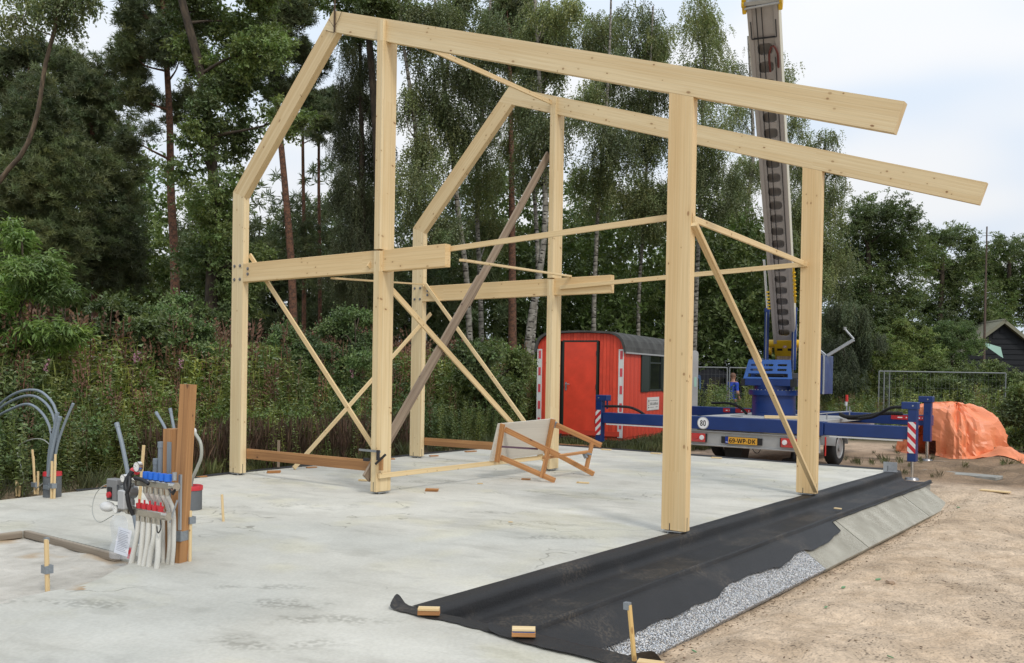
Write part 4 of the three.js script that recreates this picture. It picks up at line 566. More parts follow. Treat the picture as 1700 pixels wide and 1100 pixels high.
  { const g = new THREE.PlaneGeometry(0.14, 0.27, 12, 16), p = g.attributes.position; for (let i = 0; i < p.count; i++) { const x = p.getX(i), y = p.getY(i); p.setXYZ(i, x * mix(1.1, 0.45, sst(0.02, 0.15, y)) + y * -0.1, y, 0.02 * Math.sin(y * 30 + x * 22) + 0.02 * (vn(x * 40 + 9, y * 30 + 5) - 0.5)); } g.computeVertexNormals(); g.translate(0, 0.15, 0.05); part('bag', g, plasticBag, bag);
    part('sheet', new THREE.PlaneGeometry(0.105, 0.17).rotateZ(-0.2).translate(0.01, 0.12, 0.035), M({ side: THREE.DoubleSide, map: canvasTex(64, 96, (k, W, Hh) => { k.fillStyle = '#e6e6ea'; k.fillRect(0, 0, W, Hh); k.fillStyle = '#8d8d98'; for (let y = 10; y < 88; y += 6) k.fillRect(8, y, 30 + (y * 7 % 18), 2); }) }), bag); part('red_booklet', box(0.05, 0.07, 0.004, 0.065, 0.05, 0.03), capRed, bag); }
  // grey conduits
  const con = (label, pts, r, mat = pvc, cat = 'conduit') => { const o = pts[0], t = thing('conduit', label, cat, o); part('pipe', tube(pts.map(p => [p[0] - o[0], p[1] - o[1], p[2] - o[2]]), r, r, 10, 26), mat, t); const e = pts[pts.length - 1], b = pts[pts.length - 2]; const d = V(e[0] - b[0], e[1] - b[1], e[2] - b[2]).normalize(); part('coupling', rod([e[0] - o[0] - d.x * 0.03, e[1] - o[1] - d.y * 0.03, e[2] - o[2] - d.z * 0.03], [e[0] - o[0] + d.x * 0.006, e[1] - o[1] + d.y * 0.006, e[2] - o[2] + d.z * 0.006], r * 1.18, 12), mat, t); return t; };
  con('grey conduit leaning left, just left of the heating manifold', [[-2.70, -0.02, 2.9], [-2.80, 0.25, 2.9], [-2.87, 0.48, 2.9], [-2.95, 0.68, 2.9], [-3.02, 0.815, 2.9]], 0.0145);
  con('thin grey conduit arching left between the two brown posts', [[-2.72, 0, 2.55], [-2.77, 0.35, 2.57], [-2.80, 0.57, 2.6], [-2.88, 0.76, 2.6], [-3.01, 0.885, 2.6]], 0.0105);
  con('short grey conduit tip partly behind the tall brown post', [[-2.70, 0, 2.55], [-2.73, 0.45, 2.57], [-2.76, 0.72, 2.6], [-2.83, 0.92, 2.6]], 0.0105);
  con('grey upright conduit left of the short brown post', [[-2.19, -0.02, 3.07], [-2.185, 0.35, 3.07], [-2.165, 0.74, 3.08]], 0.017);
  con('lower grey conduit stub beside the upright conduit', [[-2.24, -0.02, 3.09], [-2.225, 0.35, 3.09], [-2.205, 0.63, 3.09]], 0.015);
  const can = thing('pipe_stub', 'grey drain pipe stub with red rim right of the tall brown post', 'pipe', [-3.785, 0, 1.79]); part('pipe', new THREE.LatheGeometry([[0.085, 0], [0.088, 0.002], [0.088, 0.19], [0.08, 0.19], [0.08, 0.02], [0, 0.02]].map(p => new THREE.Vector2(...p)), 28), pvcDark, can); part('red_rim', new THREE.LatheGeometry([[0.089, 0.168], [0.094, 0.17], [0.094, 0.205], [0.084, 0.21], [0.082, 0.185]].map(p => new THREE.Vector2(...p)), 28), capRed, can);
  const hs = con('clear hose with white tape end rising from the red-rimmed pipe', [[-3.79, 0.05, 1.79], [-3.785, 0.24, 1.79], [-3.71, 0.36, 1.79], [-3.648, 0.47, 1.79], [-3.66, 0.58, 1.79], [-3.72, 0.64, 1.79], [-3.775, 0.685, 1.79]], 0.014, M({ color: lin(0.36, 0.36, 0.31), roughness: 0.3 }), 'hose'); part('tape_end', new THREE.IcosahedronGeometry(0.026, 2).scale(1.2, 1.2, 0.9).translate(0.025, 0.625, 0), white, hs);
  const lp = thing('wire_loop', 'thin pale wire loop lying left of the heating manifold', 'wire', [-2.62, 0.2, 3.22]); part('wire', tube([[0.15, 0.06, 0], [0.0, 0.0, 0.02], [-0.12, 0.06, 0.0], [-0.14, 0.16, -0.03], [-0.02, 0.24, -0.04], [0.14, 0.2, 0]], 0.0028, 0.0028, 5, 40), wire, lp);
  // bamboo and wooden stakes
  const stake = (label, x, z, hs, lean, taped, y0 = -0.02) => { const t = thing('stake', label, 'stake', [x, y0, z]); hs.forEach((h, i) => member('stick', [i * 0.022 - (hs.length - 1) * 0.011, 0, (i % 2) * 0.016], [i * 0.022 - (hs.length - 1) * 0.011 + lean[i][0], h, (i % 2) * 0.016 + lean[i][1]], 0.016, 0.018, batten, t, V(0, 0, 1), 0.003)); if (taped) part('tape_band', box(0.024 * hs.length + 0.006, 0.045, 0.044, lean[0][0] * taped / hs[0] * 0.8, taped, 0.008), tape, t); return t; };
  const s1 = stake('two short sticks taped together standing in the sunken bay', -1.99, 3.86, [0.29, 0.30], [[-0.02, 0], [0.0, 0.01]], 0.13, -0.045); part('tape_tip', box(0.024, 0.022, 0.022, -0.035, 0.29, 0), tape, s1);
  stake('single thin stick standing alone on the slab right of the manifold', -3.06, 1.975, [0.235], [[-0.012, 0.01]], 0);
  stake('light stick leaning behind the grey pump box', -2.62, 2.98, [0.74], [[0.02, -0.04]], 0, -0.05);
  { const t = stake('two thin sticks between the brown posts behind the blue caps', -2.80, 2.62, [0.60, 0.66], [[0.03, 0], [0.06, 0]], 0); }
  stake('short stick taped to the right side of the tall brown post', -1.955, 2.99, [0.30, 0.34], [[0.0, 0], [0.0, 0]], 0.28);
  // far left bundle
  const can2 = thing('pipe_stub', 'grey pipe stub with red cap carrying the conduit bundle', 'pipe', [-5.355, 0, 2.22]); part('pipe', [cyl(0.078, 0.078, 0.2, 0, 0.1, 0, 26)], pvcDark, can2); part('red_rim', cyl(0.082, 0.08, 0.035, 0, 0.215, 0, 26), capRed, can2); part('tape_band', box(0.1, 0.035, 0.02, 0.05, 0.10, 0.075), tape, can2);
  stake('three light sticks taped beside the red-capped pipe at far left', -5.235, 2.27, [0.33, 0.345, 0.41], [[0, 0], [0.005, 0], [0.012, 0]], 0.12, 0);
  stake('pair of light sticks left of the red-capped pipe', -5.70, 2.2, [0.42, 0.36, 0.22], [[-0.075, 0], [-0.04, 0], [0, 0]], 0.09, -0.01);
  stake('two stubby sticks near the left edge of the photo', -5.97, 2.25, [0.13, 0.15, 0.10], [[0.01, 0], [0, 0], [0.02, 0]], 0, -0.05);
  const bun = [['grey conduit of the far left bundle, tallest arc to the left edge', [[-5.33, 0.2, 2.22], [-5.30, 0.45, 2.22], [-5.26, 0.68, 2.22], [-5.33, 0.84, 2.22], [-5.55, 0.96, 2.22], [-5.75, 0.985, 2.22], [-6.1, 0.945, 2.22], [-6.45, 0.82, 2.22], [-6.75, 0.6, 2.22]]], ['grey conduit of the far left bundle, middle arc', [[-5.345, 0.2, 2.24], [-5.31, 0.45, 2.24], [-5.275, 0.68, 2.24], [-5.36, 0.81, 2.24], [-5.56, 0.905, 2.24], [-5.77, 0.93, 2.24], [-6.1, 0.88, 2.24], [-6.45, 0.755, 2.24], [-6.75, 0.5, 2.24]]], ['grey conduit of the far left bundle, lowest arc', [[-5.365, 0.2, 2.26], [-5.34, 0.42, 2.26], [-5.30, 0.58, 2.26], [-5.40, 0.72, 2.26], [-5.58, 0.815, 2.26], [-5.77, 0.85, 2.26], [-6.1, 0.79, 2.26], [-6.45, 0.68, 2.26], [-6.75, 0.45, 2.26]]], ['grey straight conduit of the far left bundle, left one', [[-5.33, 0.2, 2.27], [-5.28, 0.45, 2.27], [-5.215, 0.785, 2.25]]], ['grey straight conduit of the far left bundle, right one', [[-5.31, 0.2, 2.28], [-5.24, 0.45, 2.28], [-5.145, 0.75, 2.26]]], ['thin grey conduit of the far left bundle leaning right', [[-5.30, 0.2, 2.25], [-5.20, 0.5, 2.25], [-5.08, 0.72, 2.24], [-4.99, 0.875, 2.22]]]];
  bun.forEach(([l, p], i) => con(l, p, i < 3 ? 0.0125 : i < 5 ? 0.0165 : 0.011));
  con('short black conduit inside the far left bundle', [[-5.375, 0.16, 2.25], [-5.345, 0.4, 2.25], [-5.30, 0.61, 2.25]], 0.014, blackPl);
  const lw = thing('wire_loop', 'thin grey wire looping over the sticks at far left', 'wire', [-5.95, -0.05, 2.2]); part('wire', tube([[0.0, 0.0, 0], [-0.03, 0.2, 0], [-0.14, 0.38, 0], [-0.16, 0.45, 0], [0.1, 0.55, 0], [0.4, 0.56, 0], [0.58, 0.46, 0], [0.62, 0.32, 0], [0.45, 0.18, 0.02], [0.2, 0.06, 0.02]], 0.005, 0.005, 6, 50), wire, lw);
  const pk = thing('peg', 'flat grey-topped peg at the slab edge left of the near left post', 'peg', [-5.86, -0.05, 0.55]); member('stick', [0, 0, 0], [0.01, 0.22, 0], 0.012, 0.028, greyWood, pk, V(0, 0, 1));
  const pk2 = thing('peg', 'pale upright peg behind the low brown board', 'peg', [-5.83, -0.05, -0.75]); member('stick', [0, 0, 0], [0.0, 0.40, 0], 0.012, 0.04, greyWood, pk2, V(0, 0, 1));
}
// ---------------------------------------------------------------- loose bits on the slab
{
  const chip = (label, x, z, l, w, h, turn, mat = tableWood, n = 1, y = 0.002) => { const t = thing('wood_shim', label, 'shim', [x, y, z], turn, 'wood shims lying on the slab'); for (let i = 0; i < n; i++) part('shim', bar(l, w, h * 0.94, 0.001).translate(-l / 2 + i * 0.006, h / 2 + i * h, i * 0.004), mat, t); };
  chip('stack of two reddish shims on the slab right of the near middle post', -3.09, -0.52, 0.13, 0.05, 0.014, 0.5, tableWood, 2);
  chip('single reddish shim in front of the overturned workbench', -2.98, -2.0, 0.10, 0.045, 0.016, 0.4, tableWood);
  chip('pale shim right of the workbench legs', -2.33, -2.19, 0.14, 0.035, 0.016, 0.35, batten);
  chip('small pale chip between near middle post and workbench', -3.12, -1.34, 0.06, 0.03, 0.008, 0.7, batten);
  chip('pale stick end left of the near middle post foot', -4.20, -0.62, 0.10, 0.04, 0.02, 0.4, batten);
  chip('tiny pale chip on the stained concrete left of the near right post', -1.34, 0.45, 0.035, 0.015, 0.006, 0.5, batten);
  chip('reddish shim left of the near left post foot', -5.72, 0.42, 0.16, 0.05, 0.014, 1.2, tableWood);
  chip('reddish shims just right of the near left post foot', -5.50, -0.42, 0.15, 0.06, 0.014, 1.1, tableWood, 2);
  chip('reddish shim by the slab edge beside the sloping brace foot', -5.63, -1.1, 0.13, 0.05, 0.014, 1.3, tableWood);
  chip('reddish shim left of the far left post foot', -5.72, -2.55, 0.15, 0.06, 0.014, 1.2, tableWood);
  chip('reddish shim right of the far left post foot', -5.62, -3.35, 0.13, 0.06, 0.014, 1.3, tableWood);
  chip('reddish shim on the far slab edge behind the workbench', -5.72, -4.3, 0.2, 0.06, 0.016, 1.4, tableWood);
  chip('pale shim on the far slab edge below the wagon wheel', -4.45, -6.2, 0.16, 0.07, 0.016, 0.1, batten);
  chip('pale shim on the far slab edge left of the near right post', -3.55, -6.2, 0.16, 0.07, 0.016, 0.2, batten);
  chip('pale shim on the far slab edge below the number plate', -2.55, -6.22, 0.15, 0.07, 0.016, 0.1, batten);
  chip('pale shim on the far slab edge left of the far right post', -1.25, -6.2, 0.16, 0.07, 0.016, 0.15, batten);
  chip('pale shim among the sticks at the left slab edge', -5.62, 1.5, 0.17, 0.06, 0.014, 1.5, tableWood);
  const blk = (label, x, z, turn, blueLine, y = 0.014) => { const t = thing('wood_block', label, 'wood block', [x, y, z], turn, 'wood blocks weighing down the membrane'); part('lower_block', bar(0.108, 0.048, 0.02, 0.002).translate(-0.054, 0.011, 0), tableWood, t); if (blueLine) part('blue_layer', box(0.102, 0.004, 0.046, 0, 0.0245, 0), M({ color: lin(0.08, 0.12, 0.3) }), t); part('upper_block', bar(0.106, 0.048, 0.013, 0.002).translate(-0.053, blueLine ? 0.034 : 0.0295, 0.001), batten, t); };
  blk('pale layered wood block on the pointed end of the membrane flap', 0.075, 2.985, 0.62, false); blk('wood block with a thin blue layer on the membrane flap', 0.665, 2.99, 0.62, true, 0.02); blk('wood block cut off by the bottom edge of the photo', 1.335, 3.02, 0.3, false, 0.016);
  const st = thing('stake', 'wooden stake with grey tape tip standing at the membrane corner', 'stake', [1.243, -0.15, 2.955]); member('stick', [0, 0, 0], [-0.05, 0.395, 0.0], 0.017, 0.02, bamboo, st, V(0, 0, 1), 0.004); part('tape_tip', box(0.026, 0.03, 0.024, -0.052, 0.392, 0).rotateZ(0.02), tape, st);
  const an = thing('angle_bracket', 'galvanised angle bracket at the far slab corner', 'bracket', [-0.07, 0.004, -6.17], 0.15); part('flange', [box(0.17, 0.006, 0.12, 0, 0.003, 0), box(0.17, 0.13, 0.006, 0, 0.065, 0.03)], zinc, an); part('slot', box(0.006, 0.07, 0.008, -0.03, 0.045, 0.0305), darkSteel, an);
  const wc = thing('wood_chip', 'pale wood chip on the black membrane by the far right post', 'chip', [0.21, -0.095, -2.95]); part('chip', bar(0.07, 0.035, 0.012, 0.002), batten, wc);
  const gb = [[1.02, -0.6, 'green scrap under the third insulation board'], [1.15, -1.05, 'larger green scrap on the sand beside the insulation boards'], [1.12, 0.12, 'green leaf on the sand beside the speckled boards'], [0.83, 1.55, 'green scrap at the foot of the nearest speckled board'], [1.75, 0.95, 'small green leaf out on the open sand'], [0.86, -5.6, 'green scrap near the far end of the boards']];
  for (const [x, z, l] of gb) { const s = new THREE.Shape(), r = rr(0.022, 0.038); s.moveTo(-r, 0); s.quadraticCurveTo(-r * 0.2, r * 0.6, r, 0.1 * r); s.quadraticCurveTo(0, -r * 0.55, -r, 0); const g = new THREE.ExtrudeGeometry(s, { depth: 0.006, bevelEnabled: false, curveSegments: 5 }).rotateX(-Math.PI / 2 + 0.25); solo('green_scrap', g, M({ color: lin(0.13, 0.27, 0.13), roughness: 0.7 }), l, 'scrap', 'green scraps on the sand', [x, H(x, z) + 0.008, z]).rotation.y = rnd() * 6; }
  solo('stone', new THREE.DodecahedronGeometry(0.035, 0).scale(1.2, 0.6, 0.9), M({ color: lin(0.42, 0.31, 0.22) }), 'small tan stone on the sand right of the boards', 'stone', undefined, [1.28, H(1.28, -0.9) + 0.012, -0.9]);
  const bs = thing('plywood_offcut', 'thin pale board lying on the sand past the last insulation board', 'board', [1.1, H(1.1, -6.6) + 0.01, -6.6], -0.1); part('board', box(0.34, 0.014, 0.12), batten, bs);
}
// ---------------------------------------------------------------- tarpaulin heap
{
  const O = [-0.42, -0.22, -12.15], t = thing('tarpaulin', 'bright orange tarpaulin draped over a heap behind the crane jacks', 'tarpaulin', O, -0.63);
  // crumpled sheet: a coarse jittered net with sharp creases, thrown over a wedge-shaped heap
  const nA = 84, nT = 22, P = [], rx = 0.82, rz = 0.60, pos = [];
  const rid = (x, y) => 1 - Math.abs(2 * fb(x, y, 3) - 1) * 1.6;
  for (let i = 0; i <= nA; i++) for (let j = 0; j <= nT; j++) {
    const a = (i % nA) / nA * Math.PI * 2, v = j / nT, ca = Math.cos(a), sa = Math.sin(a);
    const cx = Math.sign(ca) * Math.pow(Math.abs(ca), 0.62), cz = Math.sign(sa) * Math.pow(Math.abs(sa), 0.62);
    const pleat = Math.pow(Math.abs(Math.sin(a * 4.5 + 1.3 * vn(ca * 2 + 5, sa * 2 + 5))), 0.6) - 0.5, cr = rid(ca * 2.6 + v * 1.5 + 9, sa * 2.6 + v * 2.2 + 4) - 0.5;
    let s, y; if (v < 0.4) { s = v / 0.4 * 0.82; y = 0.97 - 0.07 * (v / 0.4) ** 2; } else { const w = (v - 0.4) / 0.6; s = 0.82 + 0.20 * Math.pow(w, 0.7) + 0.14 * sst(0.88, 1, w); y = mix(0.90, 0.0, Math.pow(w, 0.9)); }
    s += (pleat * 0.13 + cr * 0.17 + (rnd() - 0.5) * 0.02) * sst(0.25, 0.75, v);
    y = y * (1 - 0.26 * sst(-0.1, 1, cx * Math.min(1, s))) + cr * 0.15 * sst(1, 0.6, v) + (rnd() - 0.5) * 0.022;
    if (i === nA) pos.push(pos[j]); else pos.push(V(cx * s * rx, Math.max(0.012, y), cz * s * rz));
  }
  const gb = new GB();
  for (let i = 0; i < nA; i++) for (let j = 0; j < nT; j++) { const a0 = i / nA * Math.PI * 2, v = j / nT; if (v > 0.52 && Math.abs(a0 - 1.62) < 0.05 + 0.16 * sst(0.55, 1, v)) continue; const q = pos[i * (nT + 1) + j], r = pos[i * (nT + 1) + j + 1], w = pos[(i + 1) * (nT + 1) + j], x = pos[(i + 1) * (nT + 1) + j + 1]; if (j) gb.face([q, w, r]); gb.face([w, x, r]); }
  part('sheet', toCreasedNormals(gb.geo(), 0.22), tarpMat, t);
  const tail = new THREE.PlaneGeometry(1.9, 0.5, 60, 14).rotateX(-Math.PI / 2), q = tail.attributes.position, ct = Math.cos(-0.63), sn = Math.sin(-0.63);
  for (let i = 0; i < q.count; i++) { const x0 = q.getX(i), z0 = q.getZ(i), x = x0 + 1.55, z = z0 * mix(0.9, 0.35, sst(-0.9, 0.9, x0)) + 0.30 - 0.42 * (x0 + 0.95) + 0.05 * Math.sin(x0 * 5), wx = O[0] + x * ct + z * sn, wz = O[2] - x * sn + z * ct, f = Math.abs(fb(x * 4 + 5, z0 * 7 + 3, 3) - 0.45); q.setXYZ(i, x, H(wx, wz) - O[1] + 0.015 + f * 0.42 * sst(1.0, 0.4, Math.abs(x0)) * sst(0.27, 0.12, Math.abs(z0)), z); }
  tail.computeVertexNormals(); part('trailing_edge', tail, tarpMat, t);
  const tl2 = new THREE.PlaneGeometry(0.55, 0.55, 24, 24), q2 = tl2.attributes.position; for (let i = 0; i < q2.count; i++) { const x = q2.getX(i), y = q2.getY(i); q2.setZ(i, (fb(x * 5 + 2, y * 5 + 7, 3) - 0.5) * 0.3 - y * 0.3); } tl2.computeVertexNormals(); part('loose_corner', tl2.translate(-0.78, 0.26, 0.42), tarpMat, t);
  const hp = thing('brick_stack', 'dark brick stack glimpsed inside the orange tarpaulin opening', 'bricks', [O[0], O[1], O[2]], -0.63); for (let y = 0; y < 7; y++) for (let x = -2; x < 3; x++) part('brick', box(0.20, 0.06, 0.09, x * 0.215 + (y % 2) * 0.06, 0.04 + y * 0.07, 0.2), brickMat, hp);
  const bt = thing('broken_brickwork', 'rusty red broken brickwork behind the top of the orange tarpaulin', 'rubble', [-0.48, -0.2, -13.75], 0.4); for (let k = 0; k < 7; k++) part('brick', box(0.26, 0.11, 0.16, rr(-0.12, 0.12), 0.06 + k * 0.118, rr(-0.05, 0.05), rr(-0.4, 0.4)), brickMat, bt);
  const pl = thing('board_offcut', 'grey-brown board propped against the right side of the tarpaulin', 'board', [0.28, -0.2, -11.6], -0.5); member('board', [0, 0, 0], [0, 0.24, -0.05], 0.02, 0.25, greyWood, pl, V(1, 0, 0));
  const pv = thing('concrete_paver', 'pale concrete slab lying in the earth behind the crane jack', 'paver', [0.35, -0.2, -8.35], -0.1); part('slab', rbox(1.1, 0.35, 0.05, 0.02).rotateX(-Math.PI / 2).translate(0, 0.02, 0), greyConcrete, pv);
  const bpile = thing('brick_pile', 'pale brick pile under weeds at the right edge behind the tarpaulin', 'bricks', [1.5, -0.22, -13.8], 0.2); for (let y = 0; y < 5; y++) for (let x = 0; x < 6; x++) part('brick', box(0.23, 0.085, 0.11, x * 0.25 - 0.6 + rr(-0.02, 0.02) + (y % 2) * 0.1, 0.05 + y * 0.095, rr(-0.04, 0.04), rr(-0.15, 0.15)), (x + y) % 3 ? greyConcrete : brickMat, bpile);
}
// ---------------------------------------------------------------- fence, van, person, cones, shed and mast in the background
{
  const panel = (label, A, B, h, base, mesh = true) => {
    const t = thing('mesh_fence_panel', label, 'fence', [A[0], base, A[1]], Math.atan2(-(B[1] - A[1]), B[0] - A[0]), 'galvanised site fence panels'), L = Math.hypot(B[0] - A[0], B[1] - A[1]);
    part('frame', [rod([0, 0, 0], [0, h, 0], 0.018, 8), rod([L, 0, 0], [L, h, 0], 0.018, 8), rod([0, h, 0], [L, h, 0], 0.018, 8), rod([0, 0.12, 0], [L, 0.12, 0], 0.018, 8)], galv, t);
    const g = []; for (let x = 0.11; x < L; x += 0.11) g.push(box(0.0022, h - 0.15, 0.0022, x, h / 2 + 0.06, 0)); for (let y = 0.35; y < h; y += 0.27) g.push(box(L, 0.0022, 0.0022, L / 2, y, 0.004)); part('wire_mesh', g, galv, t).userData.kind = 'stuff';
  };
  panel('wire mesh fence panel seen just right of the tall near post', [-10.4, -16.6], [-7.7, -18.3], 1.9, -0.42);
  panel('wire mesh fence panel behind the crane column', [-7.65, -18.35], [-6.2, -19.3], 1.9, -0.42);
  panel('wire mesh fence panel standing edge-on right of the crane', [-4.15, -20.85], [-4.05, -21.6], 1.9, -0.45);
  panel('long wire mesh fence panel behind the orange tarpaulin', [-4.02, -20.9], [-1.2, -22.9], 1.9, -0.45);
  // narrow grey upright with rounded top
  const b = thing('grey_upright', 'narrow grey upright board with rounded top behind the tall near post', 'board', [-5.12, -0.25, -10.8], 0.62); part('board', rbox(0.15, 2.0, 0.10, 0.074, -0.02, 1.0, 0), deckGrey, b); part('label', box(0.05, 0.20, 0.003, 0.0, 1.35, 0.052), M({ color: lin(0.35, 0.55, 0.45) }), b);
  // van
  const v = thing('van', 'dark blue van with ladder rack parked behind the wire fence', 'van', [-11.3, -0.35, -24.4], 0.62);
  { const s = new THREE.Shape(); s.moveTo(-2.6, 0.35); s.lineTo(1.9, 0.35); s.lineTo(2.0, 0.75); s.quadraticCurveTo(1.95, 1.05, 1.2, 1.12); s.quadraticCurveTo(0.75, 1.7, 0.35, 1.82); s.lineTo(-2.35, 1.84); s.quadraticCurveTo(-2.6, 1.8, -2.62, 1.5); s.lineTo(-2.6, 0.35); const vb = M({ color: lin(0.01, 0.014, 0.03), roughness: 0.25 }); part('body', new THREE.ExtrudeGeometry(s, { depth: 1.6, bevelEnabled: true, bevelSize: 0.06, bevelThickness: 0.06, bevelSegments: 2, curveSegments: 6 }).translate(0, 0, -0.8), vb, v);
    const wn = M({ color: lin(0.10, 0.22, 0.5), roughness: 0.3 }); part('side_window', rbox(1.5, 0.62, 0.02, 0.08, -1.0, 1.3, 0.868), wn, v); part('window_glass', rbox(1.38, 0.46, 0.02, 0.07, -1.0, 1.27, 0.876), darkGlass, v); part('lettering', [box(0.12, 0.05, 0.004, -1.15, 1.22, 0.889), box(0.05, 0.05, 0.004, -1.0, 1.22, 0.889), box(0.34, 0.08, 0.004, -0.75, 1.21, 0.889)], white, v); part('side_window', rbox(0.55, 0.5, 0.02, 0.06, 0.35, 1.3, 0.868), darkGlass, v);
    for (const [x, z] of [[-1.8, 0.78], [1.2, 0.78], [-1.8, -0.78], [1.2, -0.78]]) { const wl = part('wheel', new THREE.LatheGeometry([[0.18, -0.1], [0.30, -0.1], [0.33, -0.06], [0.33, 0.06], [0.30, 0.1], [0.18, 0.1]].map(p => new THREE.Vector2(...p)), 22).rotateX(Math.PI / 2).translate(x, 0.33, z), rubber, v); part('rim', cyl(0.19, 0.19, 0.14, x, 0.33, z, 18, 'z'), alu, wl); }
    const rk = part('roof_rack', [rod([-2.4, 2.0, 0.65], [0.3, 2.0, 0.65], 0.02, 6), rod([-2.4, 2.0, -0.65], [0.3, 2.0, -0.65], 0.02, 6), rod([-2.2, 1.84, 0.65], [-2.2, 2.0, 0.65], 0.02, 6), rod([0.1, 1.84, 0.65], [0.1, 2.0, 0.65], 0.02, 6), rod([-2.2, 2.0, -0.65], [-2.2, 2.0, 0.65], 0.02, 6), rod([0.1, 2.0, -0.65], [0.1, 2.0, 0.65], 0.02, 6)], zinc, v);
    const ld = thing('ladder', 'aluminium ladder lying on the roof rack of the van', 'ladder', [-11.3, -0.35, -24.4], 0.62); part('rail', box(3.2, 0.09, 0.03, -0.9, 2.08, 0.5), greyConcrete, ld); part('rail', box(3.2, 0.09, 0.03, -0.9, 2.08, 0.12), greyConcrete, ld); for (let k = 0; k < 11; k++) part('rung', rod([-2.35 + k * 0.29, 2.08, 0.12], [-2.35 + k * 0.29, 2.08, 0.5], 0.014, 6), alu, ld); }
  // person in blue, seen from behind
  { const mc = new MarchingCubes(72, M({}), false, false, 200000); mc.isolation = 0; const S = 1.0, J = { h: [0, 1.66, 0], n: [0, 1.50, 0], c: [0, 1.30, 0], w: [0, 1.02, 0], p: [0, 0.92, 0], sl: [-0.19, 1.41, 0], sr: [0.19, 1.41, 0], el: [-0.26, 1.14, 0.0], er: [0.26, 1.14, 0.0], hl: [-0.22, 0.93, 0.10], hr: [0.22, 0.93, 0.10], kl: [-0.10, 0.50, 0.02], kr: [0.11, 0.50, 0.0], fl: [-0.11, 0.07, 0], fr: [0.12, 0.07, 0.02], tl: [-0.11, 0.05, 0.15], tr: [0.12, 0.05, 0.17], hpl: [-0.09, 0.90, 0], hpr: [0.09, 0.90, 0] };
    const bones = [['h', 'h', 0.105, 0.105], ['h', 'n', 0.07, 0.06], ['n', 'c', 0.07, 0.15], ['c', 'w', 0.155, 0.135], ['w', 'p', 0.135, 0.145], ['sl', 'sr', 0.075, 0.075], ['sl', 'el', 0.065, 0.048], ['sr', 'er', 0.065, 0.048], ['el', 'hl', 0.045, 0.035], ['er', 'hr', 0.045, 0.035], ['hpl', 'kl', 0.095, 0.06], ['hpr', 'kr', 0.095, 0.06], ['kl', 'fl', 0.06, 0.045], ['kr', 'fr', 0.06, 0.045], ['fl', 'tl', 0.05, 0.035], ['fr', 'tr', 0.05, 0.035]];
    const N = 72, f = (x, y, z) => { let s = 9; for (const [a, b, r0, r1] of bones) { const A = J[a], B = J[b], dx = B[0] - A[0], dy = B[1] - A[1], dz = B[2] - A[2], l = dx * dx + dy * dy + dz * dz, t = l ? Math.max(0, Math.min(1, ((x - A[0]) * dx + (y - A[1]) * dy + (z - A[2]) * dz) / l)) : 0, d = Math.hypot(x - A[0] - dx * t, y - A[1] - dy * t, (z - A[2] - dz * t) * 1.15) - mix(r0, r1, t), k = 0.04, h = Math.max(0, k - Math.abs(d - s)) / k; s = Math.min(s, d) - h * h * k / 4; } return s; };
    for (let k = 0; k < N; k++) for (let j = 0; j < N; j++) for (let i = 0; i < N; i++) mc.field[k * N * N + j * N + i] = -f((i - N / 2) / (N / 2) * 0.95, (j - N / 2) / (N / 2) * 0.95 + 0.9, (k - N / 2) / (N / 2) * 0.95);
    mc.update(); const n = mc.count, P = mc.positionArray.slice(0, n * 3), Nn = mc.normalArray.slice(0, n * 3), C = new Float32Array(n * 3);
    for (let i = 0; i < n; i++) { P[i * 3] *= 0.95; P[i * 3 + 1] = P[i * 3 + 1] * 0.95 + 0.9; P[i * 3 + 2] *= 0.95; const y = P[i * 3 + 1], ax = Math.abs(P[i * 3]); let c = y > 1.47 ? (y > 1.62 ? [0.16, 0.08, 0.05] : [0.42, 0.22, 0.15]) : y > 0.95 && !(ax > 0.19 && y < 1.2) ? [0.015, 0.06, 0.42] : ax > 0.17 && y > 0.85 ? [0.42, 0.22, 0.15] : y > 0.09 ? [0.02, 0.03, 0.06] : [0.02, 0.015, 0.01]; C.set(c, i * 3); }
    const g = new THREE.BufferGeometry(); g.setAttribute('position', new THREE.BufferAttribute(P, 3)); g.setAttribute('normal', new THREE.BufferAttribute(Nn, 3)); g.setAttribute('color', new THREE.BufferAttribute(C, 3)); g.setAttribute('uv', new THREE.BufferAttribute(new Float32Array(n * 2), 2));
    const m = solo('person', g, new THREE.MeshStandardMaterial({ vertexColors: true, roughness: 0.85 }), 'person in a blue shirt seen from behind, standing beyond the fence', 'person', undefined, [-8.46, -0.42, -20.48]); m.rotation.y = 2.6; }
  const cone = (label, x, y, z) => { const t = thing('traffic_cone', label, 'traffic cone', [x, y, z], 0, 'small red and white cones'); part('cone', new THREE.LatheGeometry([[0.13, 0], [0.13, 0.03], [0.09, 0.03], [0.02, 0.42], [0, 0.42]].map(p => new THREE.Vector2(...p)), 18), M({ color: lin(0.75, 0.09, 0.05), roughness: 0.5 }), t); part('white_band', cyl(0.074, 0.052, 0.12, 0, 0.19, 0, 18), white, t); };
  cone('red and white cone among weeds left of the crane column', -6.85, 0.02, -17.0);
  { const t = thing('marker_post', 'red and white marker post behind the trailer deck', 'marker post', [-1.86, 0.55, -10.2]); part('post', cyl(0.012, 0.012, 0.35, 0, 0.17, 0, 8), zinc, t); part('red_sleeve', cyl(0.028, 0.024, 0.12, 0, 0.32, 0, 12), red, t); part('white_sleeve', cyl(0.022, 0.026, 0.07, -0.01, 0.22, 0, 12), white, t); }
